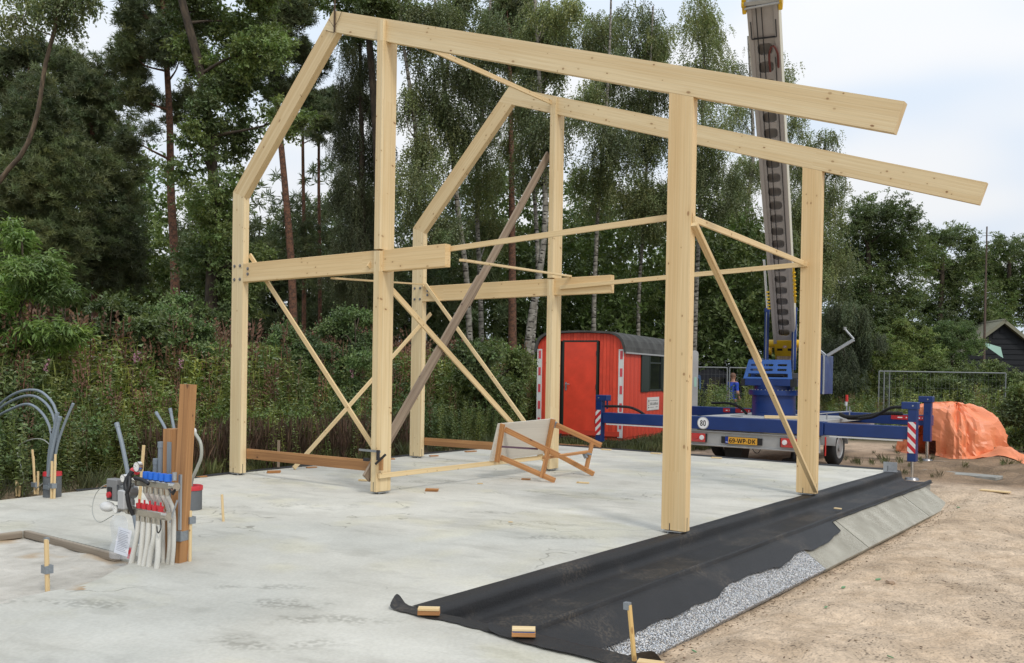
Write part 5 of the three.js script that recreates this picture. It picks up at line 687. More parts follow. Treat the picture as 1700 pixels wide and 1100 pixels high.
  { const t = thing('shed', 'black wooden shed with mossy gable roof at the right edge', 'shed', [-4.6, -0.3, -44.5], 0.55), blk = M({ color: lin(0.012, 0.014, 0.018), roughness: 0.8 }), moss = M({ map: dusty, color: lin(0.27, 0.26, 0.19), roughness: 0.95 });
    part('wall', prism([[-1.9, 0], [1.9, 0], [1.9, 2.9], [0, 4.45], [-1.9, 2.9]], 0, -4), blk, t); for (let k = 0; k < 8; k++) part('board', box(3.8 - Math.max(0, k * 0.28 + 2.2 - 2.7) * 1.3 * 1.9, 0.22, 0.03, 0, 2.2 + k * 0.26, 0.02), blk, t);
    for (const s of [-1, 1]) part('roof', box(3.4, 0.12, 4.6).rotateZ(-s * 0.68).translate(s * 1.25, 3.52, -2), moss, t); part('barge_board', box(3.4, 0.16, 0.05).rotateZ(0.68).translate(-1.25, 3.5, 0.33), moss, t); part('barge_board', box(3.4, 0.16, 0.05).rotateZ(-0.68).translate(1.25, 3.5, 0.33), moss, t);
    const cn = thing('green_awning', 'pale green sheet stretched in front of the black shed', 'awning', [-4.5, 2.0, -40.5], 0.6); const g = new THREE.PlaneGeometry(1.25, 0.45, 12, 6); const p = g.attributes.position; for (let i = 0; i < p.count; i++) { const u = p.getX(i) / 1.25 + 0.5; p.setXYZ(i, p.getX(i), p.getY(i) * (0.15 + u) + 0.5 - u * 0.55, -p.getY(i) * 0.6 + 0.06 * Math.sin(u * 5)); } g.computeVertexNormals(); part('sheet', g.translate(0, 0.6, 0), M({ color: lin(0.24, 0.38, 0.31), side: THREE.DoubleSide }), cn);
    const ms = thing('mast', 'thin rusty mast rising beside the black shed', 'mast', [-4.35, -0.3, -38.4]); part('pole', [cyl(0.06, 0.045, 6, 0, 3, 0, 10), cyl(0.035, 0.03, 2.4, 0, 7.2, 0, 8)], M({ map: dusty, color: lin(0.13, 0.09, 0.07), roughness: 0.9 }), ms); part('tip', [rod([-0.2, 8.0, 0], [0.2, 8.0, 0], 0.015, 6), rod([-0.12, 7.7, 0], [0.12, 7.7, 0], 0.015, 6)], zinc, ms); }
  { const t = thing('plank_stack', 'pale planks lying on the track behind the crane column', 'planks', [-4.4, -0.35, -17.6], 0.2); for (let k = 0; k < 3; k++) part('plank', box(1.6, 0.05, 0.22, k * 0.06, 0.05 + k * 0.07, k * 0.16), greyWood, t); }
  { const t = thing('rail', 'thin pale metal rail glimpsed in the undergrowth at left', 'rail', [-9.0, 1.35, 0.1], 0.9); part('tube', rod([-0.22, 0, 0], [0.22, 0, 0], 0.015, 8), white, t); }
}
const PLANTS = [
["birch_tree","slender grey birch trunk curving in from the left edge of the photo","birch",0,0.065,0.03,[[-16.26,-0.4,-0.36],[-15.76,2.62,-0.77],[-14.98,4.7,-1.39],[-14.63,5.27,-1.67],[-14.45,5.96,-1.82],[-14.35,6.88,-1.91],[-14.18,7.79,-2.04],[-14.16,8.82,-2.08]],[[-14.28,8.0,-2.09,0.68,0.3,0.5],[-14.91,8.4,-1.99,0.68,0.34,0.5],[-13.57,8.09,-2.02,0.57,0.34,0.5],[-14.8,7.79,-1.6,0.46,0.25,0.35]]],
["pine_tree","dense dark pine at the far left beneath the curving birch","pine",0,0.2,0.06,[[-21.74,-0.4,-5.0],[-21.78,4.53,-5.03],[-21.8,6.94,-5.04],[-21.8,8.23,-5.06]],[[-22.75,9.73,-5.45,0.72,0.52,1],[-23.14,8.98,-5.15,0.89,0.89,1],[-20.72,7.84,-4.84,0.97,0.97,1],[-21.57,6.94,-4.41,0.97,1.13,1],[-20.46,6.1,-4.81,1.05,1.13,1],[-22.02,5.3,-4.7,0.97,1.13,1],[-20.31,4.39,-4.84,0.89,0.97,1],[-21.89,3.71,-4.81,0.97,0.81,1]]],
["pine_tree","broad dark pine just left of the bright sky gap","pine",0,0.22,0.06,[[-22.14,-0.4,-7.21],[-22.29,4.83,-7.15],[-22.4,7.45,-7.11],[-22.48,8.5,-7.06]],[[-23.28,10.08,-6.89,0.84,0.7,1],[-21.84,9.3,-6.95,0.79,0.73,1],[-23.17,8.6,-7.03,1.13,1.05,1],[-22.26,7.68,-7.46,0.96,1.05,1],[-21.7,6.36,-6.3,1.13,1.13,1],[-22.02,5.91,-7.54,0.87,1.05,1],[-22.04,4.58,-6.67,1.13,1.05,1],[-21.61,4.13,-7.42,0.79,0.87,1]]],
["pine_tree","tall scots pine with bare reddish trunk left of the oak","pine",0,0.13,0.05,[[-15.86,-0.4,-5.71],[-15.94,3.75,-5.67],[-16.04,5.3,-5.62],[-16.1,6.99,-5.6],[-16.2,8.54,-5.55],[-16.32,10.37,-5.48]],[[-16.17,9.26,-4.98,0.63,0.49,1],[-16.45,9.84,-5.91,0.63,0.49,1],[-16.64,8.48,-5.04,0.56,0.54,1],[-15.24,8.28,-5.32,0.49,0.63,1],[-16.67,7.57,-5.3,0.54,0.51,0.7],[-16.46,7.38,-6.11,0.42,0.56,0.7],[-16.33,6.38,-4.88,0.45,0.45,0.6],[-15.79,8.73,-5.08,0.56,0.56,1]]],
["oak_tree","large dark oak with forked limbs behind the left post","oak",0,0.15,0.07,[[-12.58,-0.4,-4.42],[-12.62,2.8,-4.41],[-12.59,4.25,-4.46],[-12.69,5.57,-4.4],[-12.86,7.02,-4.29],[-13.18,8.46,-4.06],[-13.34,9.31,-3.95]],[[-12.51,6.36,-4.26,0.36,0.48,1],[-13.71,8.69,-4.75,0.72,0.54,1],[-13.06,8.48,-5.34,0.72,0.6,1],[-13.07,7.38,-4.56,0.66,0.66,1],[-12.86,7.17,-5.29,0.6,0.66,1],[-12.95,6.0,-5.07,0.6,0.72,0.8],[-11.66,7.44,-4.9,0.54,0.6,1],[-11.87,4.46,-3.99,0.6,0.72,1],[-12.96,3.44,-4.54,0.66,0.72,1],[-12.18,8.9,-4.97,0.72,0.48,1],[-12.83,5.38,-3.95,0.48,0.6,0.7],[-11.11,6.05,-4.92,0.54,0.34,0.6],[-12.01,3.39,-4.65,0.48,0.66,0.7],[-12.38,2.31,-4.51,0.54,0.48,1]]],
["pine_tree","scots pine with orange trunk behind the sloping knee rafter","pine",0,0.13,0.05,[[-16.01,-0.4,-9.35],[-16.16,3.84,-9.27],[-16.33,5.93,-9.17],[-16.51,7.86,-9.06],[-16.65,9.63,-8.98],[-16.75,11.56,-8.93]],[[-16.31,9.92,-8.61,0.72,0.64,1],[-15.98,10.58,-8.93,0.72,0.56,1],[-16.76,9.11,-8.78,0.72,0.52,1],[-16.64,9.75,-9.99,0.58,0.58,1],[-16.59,8.73,-9.25,0.64,0.45,1],[-16.29,11.04,-8.68,0.81,0.48,1]]],
["pine_tree","thin pine with side twigs in the pale sky gap","pine",0,0.09,0.04,[[-19.79,-0.4,-12.76],[-19.86,4.97,-12.76],[-19.95,8.09,-12.73],[-20.01,10.23,-12.72]],[[-19.57,9.79,-12.43,0.54,0.58,1],[-20.1,9.22,-12.51,0.51,0.51,0.7],[-19.2,8.8,-12.5,0.47,0.47,0.6],[-19.26,4.89,-12.38,0.43,1.17,0.6]]],
["pine_tree","thin bare stem right beside the twiggy pine in the sky gap","pine",0,0.08,0.04,[[-20.13,-0.4,-13.76],[-20.23,4.91,-13.73],[-20.31,7.53,-13.71],[-20.34,9.94,-13.71]],[[-20.3,10.26,-13.79,0.7,0.52,1],[-19.32,9.49,-13.34,0.56,0.52,0.8],[-20.47,9.63,-13.57,0.5,0.4,0.7]]],
["spruce_tree","weeping spruce with hanging branches left of the middle post","spruce",0,0.16,0.04,[[-16.03,-0.4,-11.83],[-16.14,4.96,-11.81],[-16.24,8.45,-11.78],[-16.35,11.59,-11.75]],[[-16.11,10.26,-11.53,0.49,0.79,1],[-16.95,9.46,-11.83,0.56,0.7,1],[-16.44,9.14,-12.32,0.59,0.79,1],[-16.76,8.12,-11.91,0.63,0.79,1],[-16.32,7.51,-12.23,0.63,0.79,1],[-16.27,6.64,-11.38,0.59,0.73,1],[-16.3,5.99,-12.17,0.63,0.79,1],[-16.12,5.17,-11.39,0.63,0.73,1],[-16.07,4.64,-12.06,0.63,0.73,1],[-16.14,4.04,-11.31,0.7,0.7,1]]],
["oak_tree","leafy oak crown above the ridge of the near frame","oak",0,0.16,0.08,[[-14.81,-0.4,-11.5],[-15.0,4.83,-11.41],[-15.21,8.52,-11.31],[-15.38,10.53,-11.21],[-15.51,12.54,-11.14]],[[-15.8,11.14,-10.75,0.67,0.44,0.7],[-14.65,10.97,-10.56,0.7,0.5,1],[-14.35,10.98,-11.28,0.6,0.5,0.8],[-16.46,10.91,-11.7,0.57,0.5,0.7],[-15.91,11.35,-10.08,0.6,0.37,0.5],[-15.31,10.69,-11.79,0.5,0.44,0.6]]],
["birch_tree","white birch nearest the right side of the middle post","birch",0,0.1,0.035,[[-13.23,-0.4,-11.45],[-13.36,3.42,-11.39],[-13.46,5.35,-11.34],[-13.56,7.28,-11.29],[-13.75,8.88,-11.17],[-13.93,10.17,-11.05],[-14.06,11.46,-10.97]],[[-13.88,10.3,-11.51,0.68,0.68,0.7],[-13.56,8.89,-11.92,0.58,0.81,0.8],[-13.76,8.06,-11.08,0.42,0.64,0.6],[-13.34,7.18,-11.72,0.61,0.97,1],[-12.9,5.64,-10.57,0.58,0.97,1],[-12.46,4.88,-10.91,0.52,0.81,1],[-13.07,10.56,-10.87,0.72,0.48,0.7]]],
["birch_tree","white birch leaning left above the far knee rafter","birch",0,0.1,0.035,[[-12.86,-0.4,-12.98],[-13.08,3.86,-12.86],[-13.28,5.54,-12.73],[-13.47,7.38,-12.61],[-13.67,9.22,-12.48],[-13.88,11.06,-12.35],[-14.0,12.23,-12.28]],[[-13.1,10.28,-11.98,0.76,0.76,0.8],[-12.67,9.11,-12.13,0.67,0.84,1],[-13.15,8.31,-11.84,0.54,0.84,0.8],[-13.22,7.58,-12.95,0.6,1.01,1],[-12.43,10.32,-12.58,0.67,0.76,0.8],[-14.08,11.81,-13.46,0.84,0.5,1]]],
["birch_tree","straight birch between far knee rafter and weathered plank","birch",0,0.09,0.035,[[-13.89,-0.4,-14.71],[-14.04,3.9,-14.64],[-14.16,6.25,-14.58],[-14.13,8.25,-14.63],[-14.01,10.42,-14.75],[-13.96,12.78,-14.83]],[[-14.18,11.48,-15.14,0.72,0.82,1],[-14.03,9.73,-14.85,0.65,0.91,1],[-14.01,8.37,-15.3,0.62,0.91,1],[-13.73,6.87,-14.27,0.62,1.0,1],[-14.4,5.5,-15.57,0.62,0.91,1]]],
["pine_tree","dark pine crown above the far ridge joint","pine",0,0.15,0.05,[[-13.18,-0.4,-15.24],[-13.3,5.18,-15.22],[-13.4,8.81,-15.19],[-13.51,11.7,-15.15]],[[-13.89,11.99,-15.8,0.72,0.58,1],[-13.21,11.36,-16.0,0.65,0.51,1],[-13.75,10.96,-14.9,0.65,0.51,1],[-13.57,10.7,-16.04,0.72,0.51,1],[-13.92,12.47,-15.53,0.82,0.51,1]]],
["birch_tree","bright twin birch stem leaning right beside the red wagon","birch",0,0.11,0.035,[[-10.58,-0.4,-12.2],[-10.46,2.44,-12.31],[-10.29,3.84,-12.46],[-10.21,5.07,-12.54],[-10.26,6.62,-12.52],[-10.37,8.31,-12.46],[-10.49,10.16,-12.4],[-10.57,11.4,-12.36]],[[-10.58,10.3,-12.78,0.62,0.62,0.7],[-10.69,9.4,-13.38,0.56,0.77,0.8],[-10.76,8.55,-12.54,0.49,0.69,0.8],[-9.9,7.31,-12.44,0.56,0.85,1],[-10.55,6.79,-12.45,0.49,0.77,1],[-9.63,10.21,-12.21,0.62,0.56,0.7]]],
["birch_tree","second stem of the birch pair beside the red wagon","birch",0,0.08,0.03,[[-11.07,-0.4,-13.08],[-10.97,2.5,-13.18],[-10.91,3.95,-13.24],[-11.0,5.56,-13.21],[-11.09,7.17,-13.15],[-10.86,9.11,-13.36],[-10.81,11.2,-13.42]],[[-10.23,9.67,-12.99,0.55,0.64,0.7],[-11.59,8.11,-13.42,0.48,0.64,0.7],[-11.57,9.97,-13.62,0.52,0.64,0.6]]],
["birch_tree","slim birch right of the far middle post","birch",0,0.09,0.03,[[-12.28,-0.4,-18.44],[-12.36,3.19,-18.41],[-12.34,5.52,-18.46],[-12.29,7.47,-18.52],[-12.19,9.42,-18.63],[-12.13,11.76,-18.71],[-12.12,13.9,-18.74]],[[-12.87,12.53,-19.46,0.88,0.88,1],[-12.38,11.04,-19.47,0.78,0.97,1],[-12.55,9.63,-18.48,0.78,0.97,1],[-11.47,8.41,-18.02,0.78,0.97,1],[-12.37,7.27,-18.43,0.78,0.97,1]]],
["birch_tree","slim grey birch above the wagon roof left of the tall near post","birch",0,0.08,0.03,[[-12.11,-0.4,-21.07],[-12.2,3.76,-21.05],[-12.12,6.26,-21.14],[-12.06,9.18,-21.23],[-12.04,12.09,-21.29],[-12.01,13.96,-21.34]],[[-12.86,13.27,-21.86,0.94,1.04,1],[-12.18,12.53,-21.98,0.75,1.04,0.8],[-12.33,10.82,-21.01,0.94,1.04,1],[-12.02,9.15,-21.14,0.83,1.14,1],[-12.13,7.17,-20.37,0.94,1.14,1],[-11.43,6.97,-20.78,0.73,1.04,1]]],
["birch_tree","feathery birch just right of the tall near post","birch",0,0.1,0.03,[[-10.21,-0.4,-21.26],[-10.19,3.71,-21.32],[-10.15,6.13,-21.38],[-10.13,8.95,-21.43],[-10.14,11.57,-21.47],[-10.14,13.58,-21.49]],[[-9.87,12.22,-20.5,0.72,1.11,0.7],[-10.15,11.67,-22.54,0.6,1.11,0.6],[-10.55,10.86,-21.53,0.81,1.01,1],[-9.48,9.15,-20.94,0.68,1.01,0.8],[-10.27,8.1,-21.08,0.81,1.11,1],[-9.2,7.34,-20.87,0.68,1.01,1],[-9.94,13.12,-20.84,0.6,0.6,0.5]]],
["birch_tree","white birch leaning right just left of the crane boom","birch",0,0.14,0.045,[[-12.87,-0.4,-28.02],[-12.54,2.07,-28.29],[-12.15,4.32,-28.62],[-11.8,6.31,-28.91],[-11.68,8.3,-29.03],[-11.52,10.29,-29.18],[-11.66,13.27,-29.12],[-11.78,15.25,-29.05]],[[-12.26,12.17,-29.29,0.65,0.99,0.5],[-11.84,9.87,-29.35,0.74,1.24,0.8],[-12.15,8.03,-28.61,0.89,1.49,1],[-11.35,6.25,-28.64,0.7,1.24,1],[-12.22,13.87,-29.12,0.55,0.99,0.35]]],
["birch_tree","thin crooked birch under the leaning birch by the crane","birch",0,0.09,0.04,[[-12.58,-0.4,-26.99],[-12.23,2.77,-27.28],[-11.93,4.71,-27.54],[-11.76,6.17,-27.69],[-11.56,7.62,-27.86]],[[-12.43,6.05,-28.44,0.82,1.21,1],[-12.3,4.21,-27.07,0.87,1.21,1],[-11.2,4.16,-26.89,0.72,1.21,1]]],
["birch_tree","airy birch whose wisps show right of the crane boom","birch",0,0.09,0.03,[[-8.68,-0.4,-26.18],[-8.79,4.46,-26.15],[-8.92,7.78,-26.09],[-9.05,10.66,-26.04],[-9.17,13.09,-25.98]],[[-8.66,11.46,-25.12,0.58,1.11,0.35],[-8.41,10.4,-25.37,0.53,0.89,0.4],[-9.15,9.36,-27.21,0.66,1.11,0.7],[-8.62,7.58,-26.44,0.71,1.22,1],[-9.17,5.89,-26.81,0.8,1.33,1],[-8.02,5.05,-25.83,0.8,1.22,1]]],
["birch_tree","pale airy birch top above the far right post","birch",0,0.09,0.03,[[-8.2,-0.4,-27.8],[-8.2,4.58,-27.85],[-8.19,7.78,-27.9],[-8.17,10.29,-27.95]],[[-8.03,9.92,-27.4,0.78,0.59,0.6],[-8.01,9.25,-28.59,0.55,0.59,0.6],[-8.8,9.22,-28.55,0.59,0.78,0.6],[-7.92,7.94,-27.67,0.68,0.91,0.9],[-7.87,6.26,-26.93,0.91,1.14,1],[-7.96,5.37,-29.05,0.91,1.14,1]]],
["oak_tree","dark green round tree right of the far right post","oak",0,0.25,0.1,[[-9.47,-0.4,-39.38],[-9.6,5.02,-39.34],[-9.73,7.97,-39.28]],[[-10.08,8.91,-38.45,0.94,0.89,1],[-9.68,9.55,-40.01,1.0,0.83,1],[-8.38,8.89,-39.38,1.0,1.0,1],[-10.56,7.42,-39.19,1.12,1.33,1],[-9.46,7.79,-40.43,1.33,1.48,1],[-8.2,7.48,-41.06,0.89,1.33,1],[-9.83,5.57,-38.79,1.33,1.33,1],[-8.64,5.68,-40.7,1.33,1.33,1],[-9.88,3.78,-38.12,1.48,1.33,1],[-8.59,3.68,-39.57,1.48,1.18,1]]],
["oak_tree","dark tree behind the bright bush below the far rafter end","oak",0,0.22,0.1,[[-7.66,-0.4,-45.77],[-7.7,5.43,-45.8],[-7.67,8.0,-45.86]],[[-7.91,8.78,-45.47,0.84,0.77,1],[-7.22,8.95,-47.26,0.9,0.9,1],[-8.13,7.57,-44.55,0.97,1.16,1],[-7.45,7.15,-47.07,1.29,1.45,1],[-6.51,7.8,-47.56,0.9,1.29,1],[-8.24,5.51,-46.69,1.29,1.29,1],[-6.53,5.1,-46.32,1.16,1.45,1],[-7.57,3.78,-45.06,1.45,1.13,1]]],
["oak_tree","dark tree at the right edge behind the black shed","oak",0,0.22,0.1,[[-5.35,-0.4,-52.53],[-5.44,5.14,-52.53],[-5.5,8.28,-52.52]],[[-5.97,8.71,-51.46,0.91,0.98,1],[-5.21,8.74,-53.66,0.98,0.98,1],[-6.65,7.69,-52.93,0.98,1.19,1],[-5.41,6.94,-53.13,1.4,1.57,1],[-4.51,7.6,-53.22,1.05,1.4,1],[-6.06,5.44,-51.48,1.26,1.4,1],[-4.3,5.58,-54.32,1.26,1.4,1]]],
["willow_bush","bright green long-leaved willow bush at the left edge","willow",1,0.03,0.01,[[-8.42,-0.4,1.23],[-8.39,1.26,1.19],[-8.36,2.59,1.15]],[[-8.63,2.8,1.09,0.22,0.22,1],[-8.0,2.42,1.16,0.31,0.25,1],[-8.3,2.28,1.31,0.33,0.3,1],[-8.33,2.17,0.9,0.3,0.21,1],[-8.66,1.78,1.15,0.41,0.27,1],[-7.83,2.0,0.88,0.16,0.16,0.8],[-8.09,1.55,1.11,0.44,0.25,1],[-7.83,1.56,0.81,0.3,0.21,0.8]]],
["hazel_bush","dark arching bush beside the bright willow bush","oak",1,0.03,0.01,[[-9.27,-0.4,-0.64],[-9.25,1.12,-0.66],[-9.3,1.81,-0.64]],[[-9.4,1.99,-0.6,0.44,0.24,1],[-8.78,1.77,-0.7,0.44,0.23,1],[-9.72,1.55,-0.59,0.44,0.26,1],[-9.14,1.38,-0.78,0.52,0.26,1]]],
["birch_sapling","leafy birch sapling in front of the reddish pine trunk","birchbush",1,0.025,0.008,[[-9.02,-0.4,-1.45],[-9.12,1.31,-1.4],[-9.19,2.21,-1.35]],[[-9.37,2.13,-1.45,0.2,0.22,0.8],[-8.89,1.8,-1.35,0.41,0.29,1],[-9.04,1.69,-1.85,0.36,0.27,1],[-9.46,1.58,-1.35,0.36,0.27,1],[-8.81,1.31,-1.5,0.5,0.27,1]]],
["birch_sapling","broad young birch bush framed by the left and middle posts","birchbush",1,0.025,0.008,[[-8.09,-0.4,-4.05],[-8.06,1.37,-4.08],[-8.08,2.07,-4.07]],[[-8.33,2.04,-4.31,0.34,0.28,1],[-8.43,1.72,-4.0,0.44,0.3,1],[-8.14,1.58,-4.34,0.36,0.34,1],[-8.28,1.45,-3.48,0.44,0.28,1],[-7.85,1.17,-3.81,0.6,0.34,1],[-9.18,1.65,-3.46,0.4,0.28,1],[-8.67,1.25,-3.43,0.5,0.3,1]]],
["alder_bush","green bush between far left post and red wagon","oak",1,0.025,0.008,[[-6.99,-0.4,-6.13],[-6.92,0.99,-6.19],[-6.88,1.52,-6.22]],[[-7.28,1.41,-5.94,0.39,0.32,1],[-6.71,1.52,-6.01,0.39,0.37,1],[-6.81,1.32,-6.76,0.32,0.37,1],[-7.09,0.98,-6.07,0.54,0.37,1],[-6.77,0.77,-6.63,0.39,0.37,1]]],
["elder_bush","light green bush behind the fence below the far rafter end","willowbush",1,0.04,0.01,[[-4.83,-0.4,-26.58],[-4.85,1.0,-26.57],[-4.87,2.25,-26.57]],[[-4.94,2.95,-26.0,0.5,0.33,1],[-4.63,2.67,-26.74,0.54,0.46,1],[-5.25,2.02,-25.74,0.83,0.62,1],[-4.63,1.85,-27.24,0.83,0.71,1],[-6.01,1.81,-25.64,0.62,0.5,1],[-5.07,1.0,-25.87,1.04,0.62,1],[-3.93,1.23,-26.75,0.75,0.62,1],[-6.19,0.98,-25.61,0.62,0.5,1]]],
["round_bush","olive round bush left of the black shed","birchbush",1,0.05,0.02,[[-4.16,-0.4,-30.86],[-4.18,1.93,-30.86],[-4.19,2.61,-30.86]],[[-4.47,2.81,-30.12,0.55,0.41,1],[-3.95,3.01,-30.65,0.59,0.37,1],[-3.64,2.62,-31.2,0.46,0.41,1],[-4.19,2.27,-30.86,0.91,0.46,1]]],
["dark_willow","dark drooping bush behind the small grey crane arm","spruceleaf",1,0.06,0.02,[[-6.19,-0.4,-24.3],[-6.21,1.78,-24.3],[-6.24,2.99,-24.3]],[[-6.43,3.19,-24.26,0.48,0.6,1],[-5.96,3.21,-24.66,0.56,0.52,1],[-6.18,2.18,-24.17,0.68,0.68,1],[-5.62,2.4,-24.91,0.52,0.6,1],[-6.18,1.28,-23.89,0.68,0.56,1]]],
["weedy_bush","tall leafy thicket behind the right-hand end of the wire fence","willowbush",1,0.03,0.01,[[-2.59,-0.4,-25.75],[-2.62,0.28,-25.75],[-2.63,1.05,-25.75]],[[-3.36,1.04,-24.91,0.7,0.47,1],[-2.7,1.35,-26.08,0.78,0.54,1],[-1.95,0.88,-25.83,0.78,0.66,1],[-2.72,0.47,-25.32,0.9,0.58,1],[-1.34,0.7,-26.39,0.58,0.7,1],[-1.86,1.46,-26.31,0.66,0.43,1]]],
["weedy_bush","dark leafy thicket above the brick pile at the right edge","oak",1,0.03,0.01,[[0.36,-0.4,-14.82],[0.34,0.39,-14.82],[0.33,0.89,-14.82]],[[0.22,0.53,-14.14,0.32,0.27,1],[0.5,0.78,-14.39,0.42,0.37,1],[0.26,0.08,-14.7,0.3,0.22,1],[0.78,0.41,-14.76,0.42,0.42,1]]]
];

// ---------------------------------------------------------------- vegetation
const leafMat = (r, g, b, t = 0.35) => new THREE.MeshPhysicalMaterial({ color: lin(r, g, b), roughness: 0.75, transmission: t, thickness: 0, side: THREE.DoubleSide });
const LM = { oak: leafMat(0.125, 0.185, 0.042, 0.45), birch: leafMat(0.17, 0.215, 0.075, 0.45), pine: leafMat(0.125, 0.165, 0.06, 0.35), spruce: leafMat(0.105, 0.13, 0.055, 0.35), willow: leafMat(0.16, 0.27, 0.045, 0.45), birchbush: leafMat(0.12, 0.20, 0.05, 0.45), willowbush: leafMat(0.19, 0.26, 0.06, 0.45), spruceleaf: leafMat(0.085, 0.115, 0.05, 0.35) };
const pineBark = M({ map: tex(256, 512, (u, v, o) => { const a = fb(u * 24, v * 30, 4, 24, 30), c = sst(0.3, 0.62, a); o[0] = mix(0.30, 0.46, c); o[1] = mix(0.225, 0.325, c); o[2] = mix(0.185, 0.25, c); }), roughness: 0.95 });
const birchBark = M({ map: tex(256, 512, (u, v, o) => { const a = fb(u * 5, v * 44, 3, 5, 44), d = sst(0.60, 0.68, a), e = fb(u * 8 + 3, v * 9, 3, 8, 9), L = 0.54 + (e - 0.5) * 0.4; o[0] = mix(L, 0.16, d); o[1] = mix(L - 0.02, 0.14, d); o[2] = mix(L - 0.06, 0.12, d); }), roughness: 0.8 });
const oakBark = M({ map: tex(256, 256, (u, v, o) => { const a = fb(u * 16, v * 8, 4, 16, 8); o[0] = 0.14 + a * 0.22; o[1] = 0.12 + a * 0.19; o[2] = 0.10 + a * 0.15; }), roughness: 0.95 });
const greyBark = M({ map: oakBark.map, color: lin(2.1, 2.0, 1.9), roughness: 0.95 });
const BARK = { oak: oakBark, birch: birchBark, pine: pineBark, spruce: oakBark };
function leaves(list) { // list of [pos, dir, len, width, roll] -> folded rhombic leaves
  const P = [], N = [];
  for (const [p, d, l, w, roll] of list) {
    const dir = d.clone().normalize(), ref = Math.abs(dir.y) > 0.92 ? V(1, 0, 0) : V(0, 1, 0), sd = V().crossVectors(dir, ref).normalize().applyAxisAngle(dir, roll), up = V().crossVectors(sd, dir).normalize();
    const b = p, t = p.clone().addScaledVector(dir, l).addScaledVector(up, -l * 0.12), m = p.clone().addScaledVector(dir, l * 0.45), L = m.clone().addScaledVector(sd, w / 2).addScaledVector(up, w * 0.12), R = m.clone().addScaledVector(sd, -w / 2).addScaledVector(up, w * 0.12);
    for (const tri of [[b, L, t], [b, t, R]]) { const n = V().subVectors(tri[1], tri[0]).cross(V().subVectors(tri[2], tri[0])).normalize(); for (const q of tri) { P.push(q.x, q.y, q.z); N.push(n.x, n.y, n.z); } }
  }
  const g = new THREE.BufferGeometry(); g.setAttribute('position', new THREE.Float32BufferAttribute(P, 3)); g.setAttribute('normal', new THREE.Float32BufferAttribute(N, 3)); g.setAttribute('uv', new THREE.Float32BufferAttribute(new Float32Array(P.length / 3 * 2), 2)); return g;
}
const rdir = () => { const a = rnd() * 6.283, y = rr(-1, 1), r = Math.sqrt(1 - y * y); return V(r * Math.cos(a), y, r * Math.sin(a)); };
function sprig(kind) {
  const L = [];
  const on = (A, B, n, l, w, out, jitter = 0.3) => { for (let i = 0; i < n; i++) { const t = (i + rnd()) / n, p = A.clone().lerp(B, t), dd = V().subVectors(B, A).normalize().multiplyScalar(0.5).add(rdir().multiplyScalar(out)); L.push([p, dd, l * rr(0.75, 1.25), w * rr(0.8, 1.2), rr(-jitter, jitter) * 3]); } };
  if (kind === 'oak') for (let k = 0; k < 4; k++) { const d = rdir(); d.y = Math.abs(d.y) * 0.4 - 0.1; on(V(0, 0, 0), d.multiplyScalar(rr(0.15, 0.3)), 8, 0.078, 0.046, 0.9); }
  if (kind === 'birch') for (let k = 0; k < 5; k++) { const a = rnd() * 6.28, A = V(Math.cos(a) * 0.07, 0.1, Math.sin(a) * 0.07), B = A.clone().add(V(Math.cos(a) * rr(0.05, 0.2), -rr(0.25, 0.5), Math.sin(a) * rr(0.05, 0.2))); on(A, B, 8, 0.06, 0.04, 0.9); }
  if (kind === 'pine') for (let k = 0; k < 3; k++) { const c = rdir().multiplyScalar(0.12); c.y *= 0.5; for (let i = 0; i < 15; i++) { const d = rdir(); d.y = d.y * 0.7 + 0.35; L.push([c, d, rr(0.10, 0.17), 0.018, rnd() * 3]); } }
  if (kind === 'spruce' || kind === 'spruceleaf') for (let k = 0; k < 4; k++) { const a = rnd() * 6.28, A = V(0, 0.15, 0), B = V(Math.cos(a) * rr(0.1, 0.22), -rr(0.3, 0.6), Math.sin(a) * rr(0.1, 0.22)); on(A, B, 14, kind === 'spruce' ? 0.07 : 0.09, kind === 'spruce' ? 0.02 : 0.025, 0.55); }
  if (kind === 'willow' || kind === 'willowbush') for (let k = 0; k < 3; k++) { const a = rnd() * 6.28, A = V(0, 0, 0), B = V(Math.cos(a) * 0.18, rr(0.02, 0.22), Math.sin(a) * 0.18); for (let i = 0; i < 7; i++) { const p = A.clone().lerp(B, (i + rnd()) / 7), b = rnd() * 6.28, d = V(Math.cos(b), -rr(0.1, 0.9), Math.sin(b)); L.push([p, d, rr(0.10, 0.15) * (kind === 'willow' ? 1 : 0.8), kind === 'willow' ? 0.03 : 0.036, rr(-0.6, 0.6)]); } }
  if (kind === 'birchbush') for (let k = 0; k < 4; k++) { const d = rdir(); d.y = Math.abs(d.y) * 0.7; on(V(0, 0, 0), d.multiplyScalar(rr(0.15, 0.28)), 8, 0.052, 0.04, 0.9); }
  return leaves(L);
}
const SPRIG = {}; for (const k of Object.keys(LM)) SPRIG[k] = [sprig(k), sprig(k)];
const dens = { oak: 270, birch: 300, pine: 420, spruce: 330, willow: 420, birchbush: 330, willowbush: 330, spruceleaf: 300 };
const dummy = new THREE.Object3D(), colr = new THREE.Color();
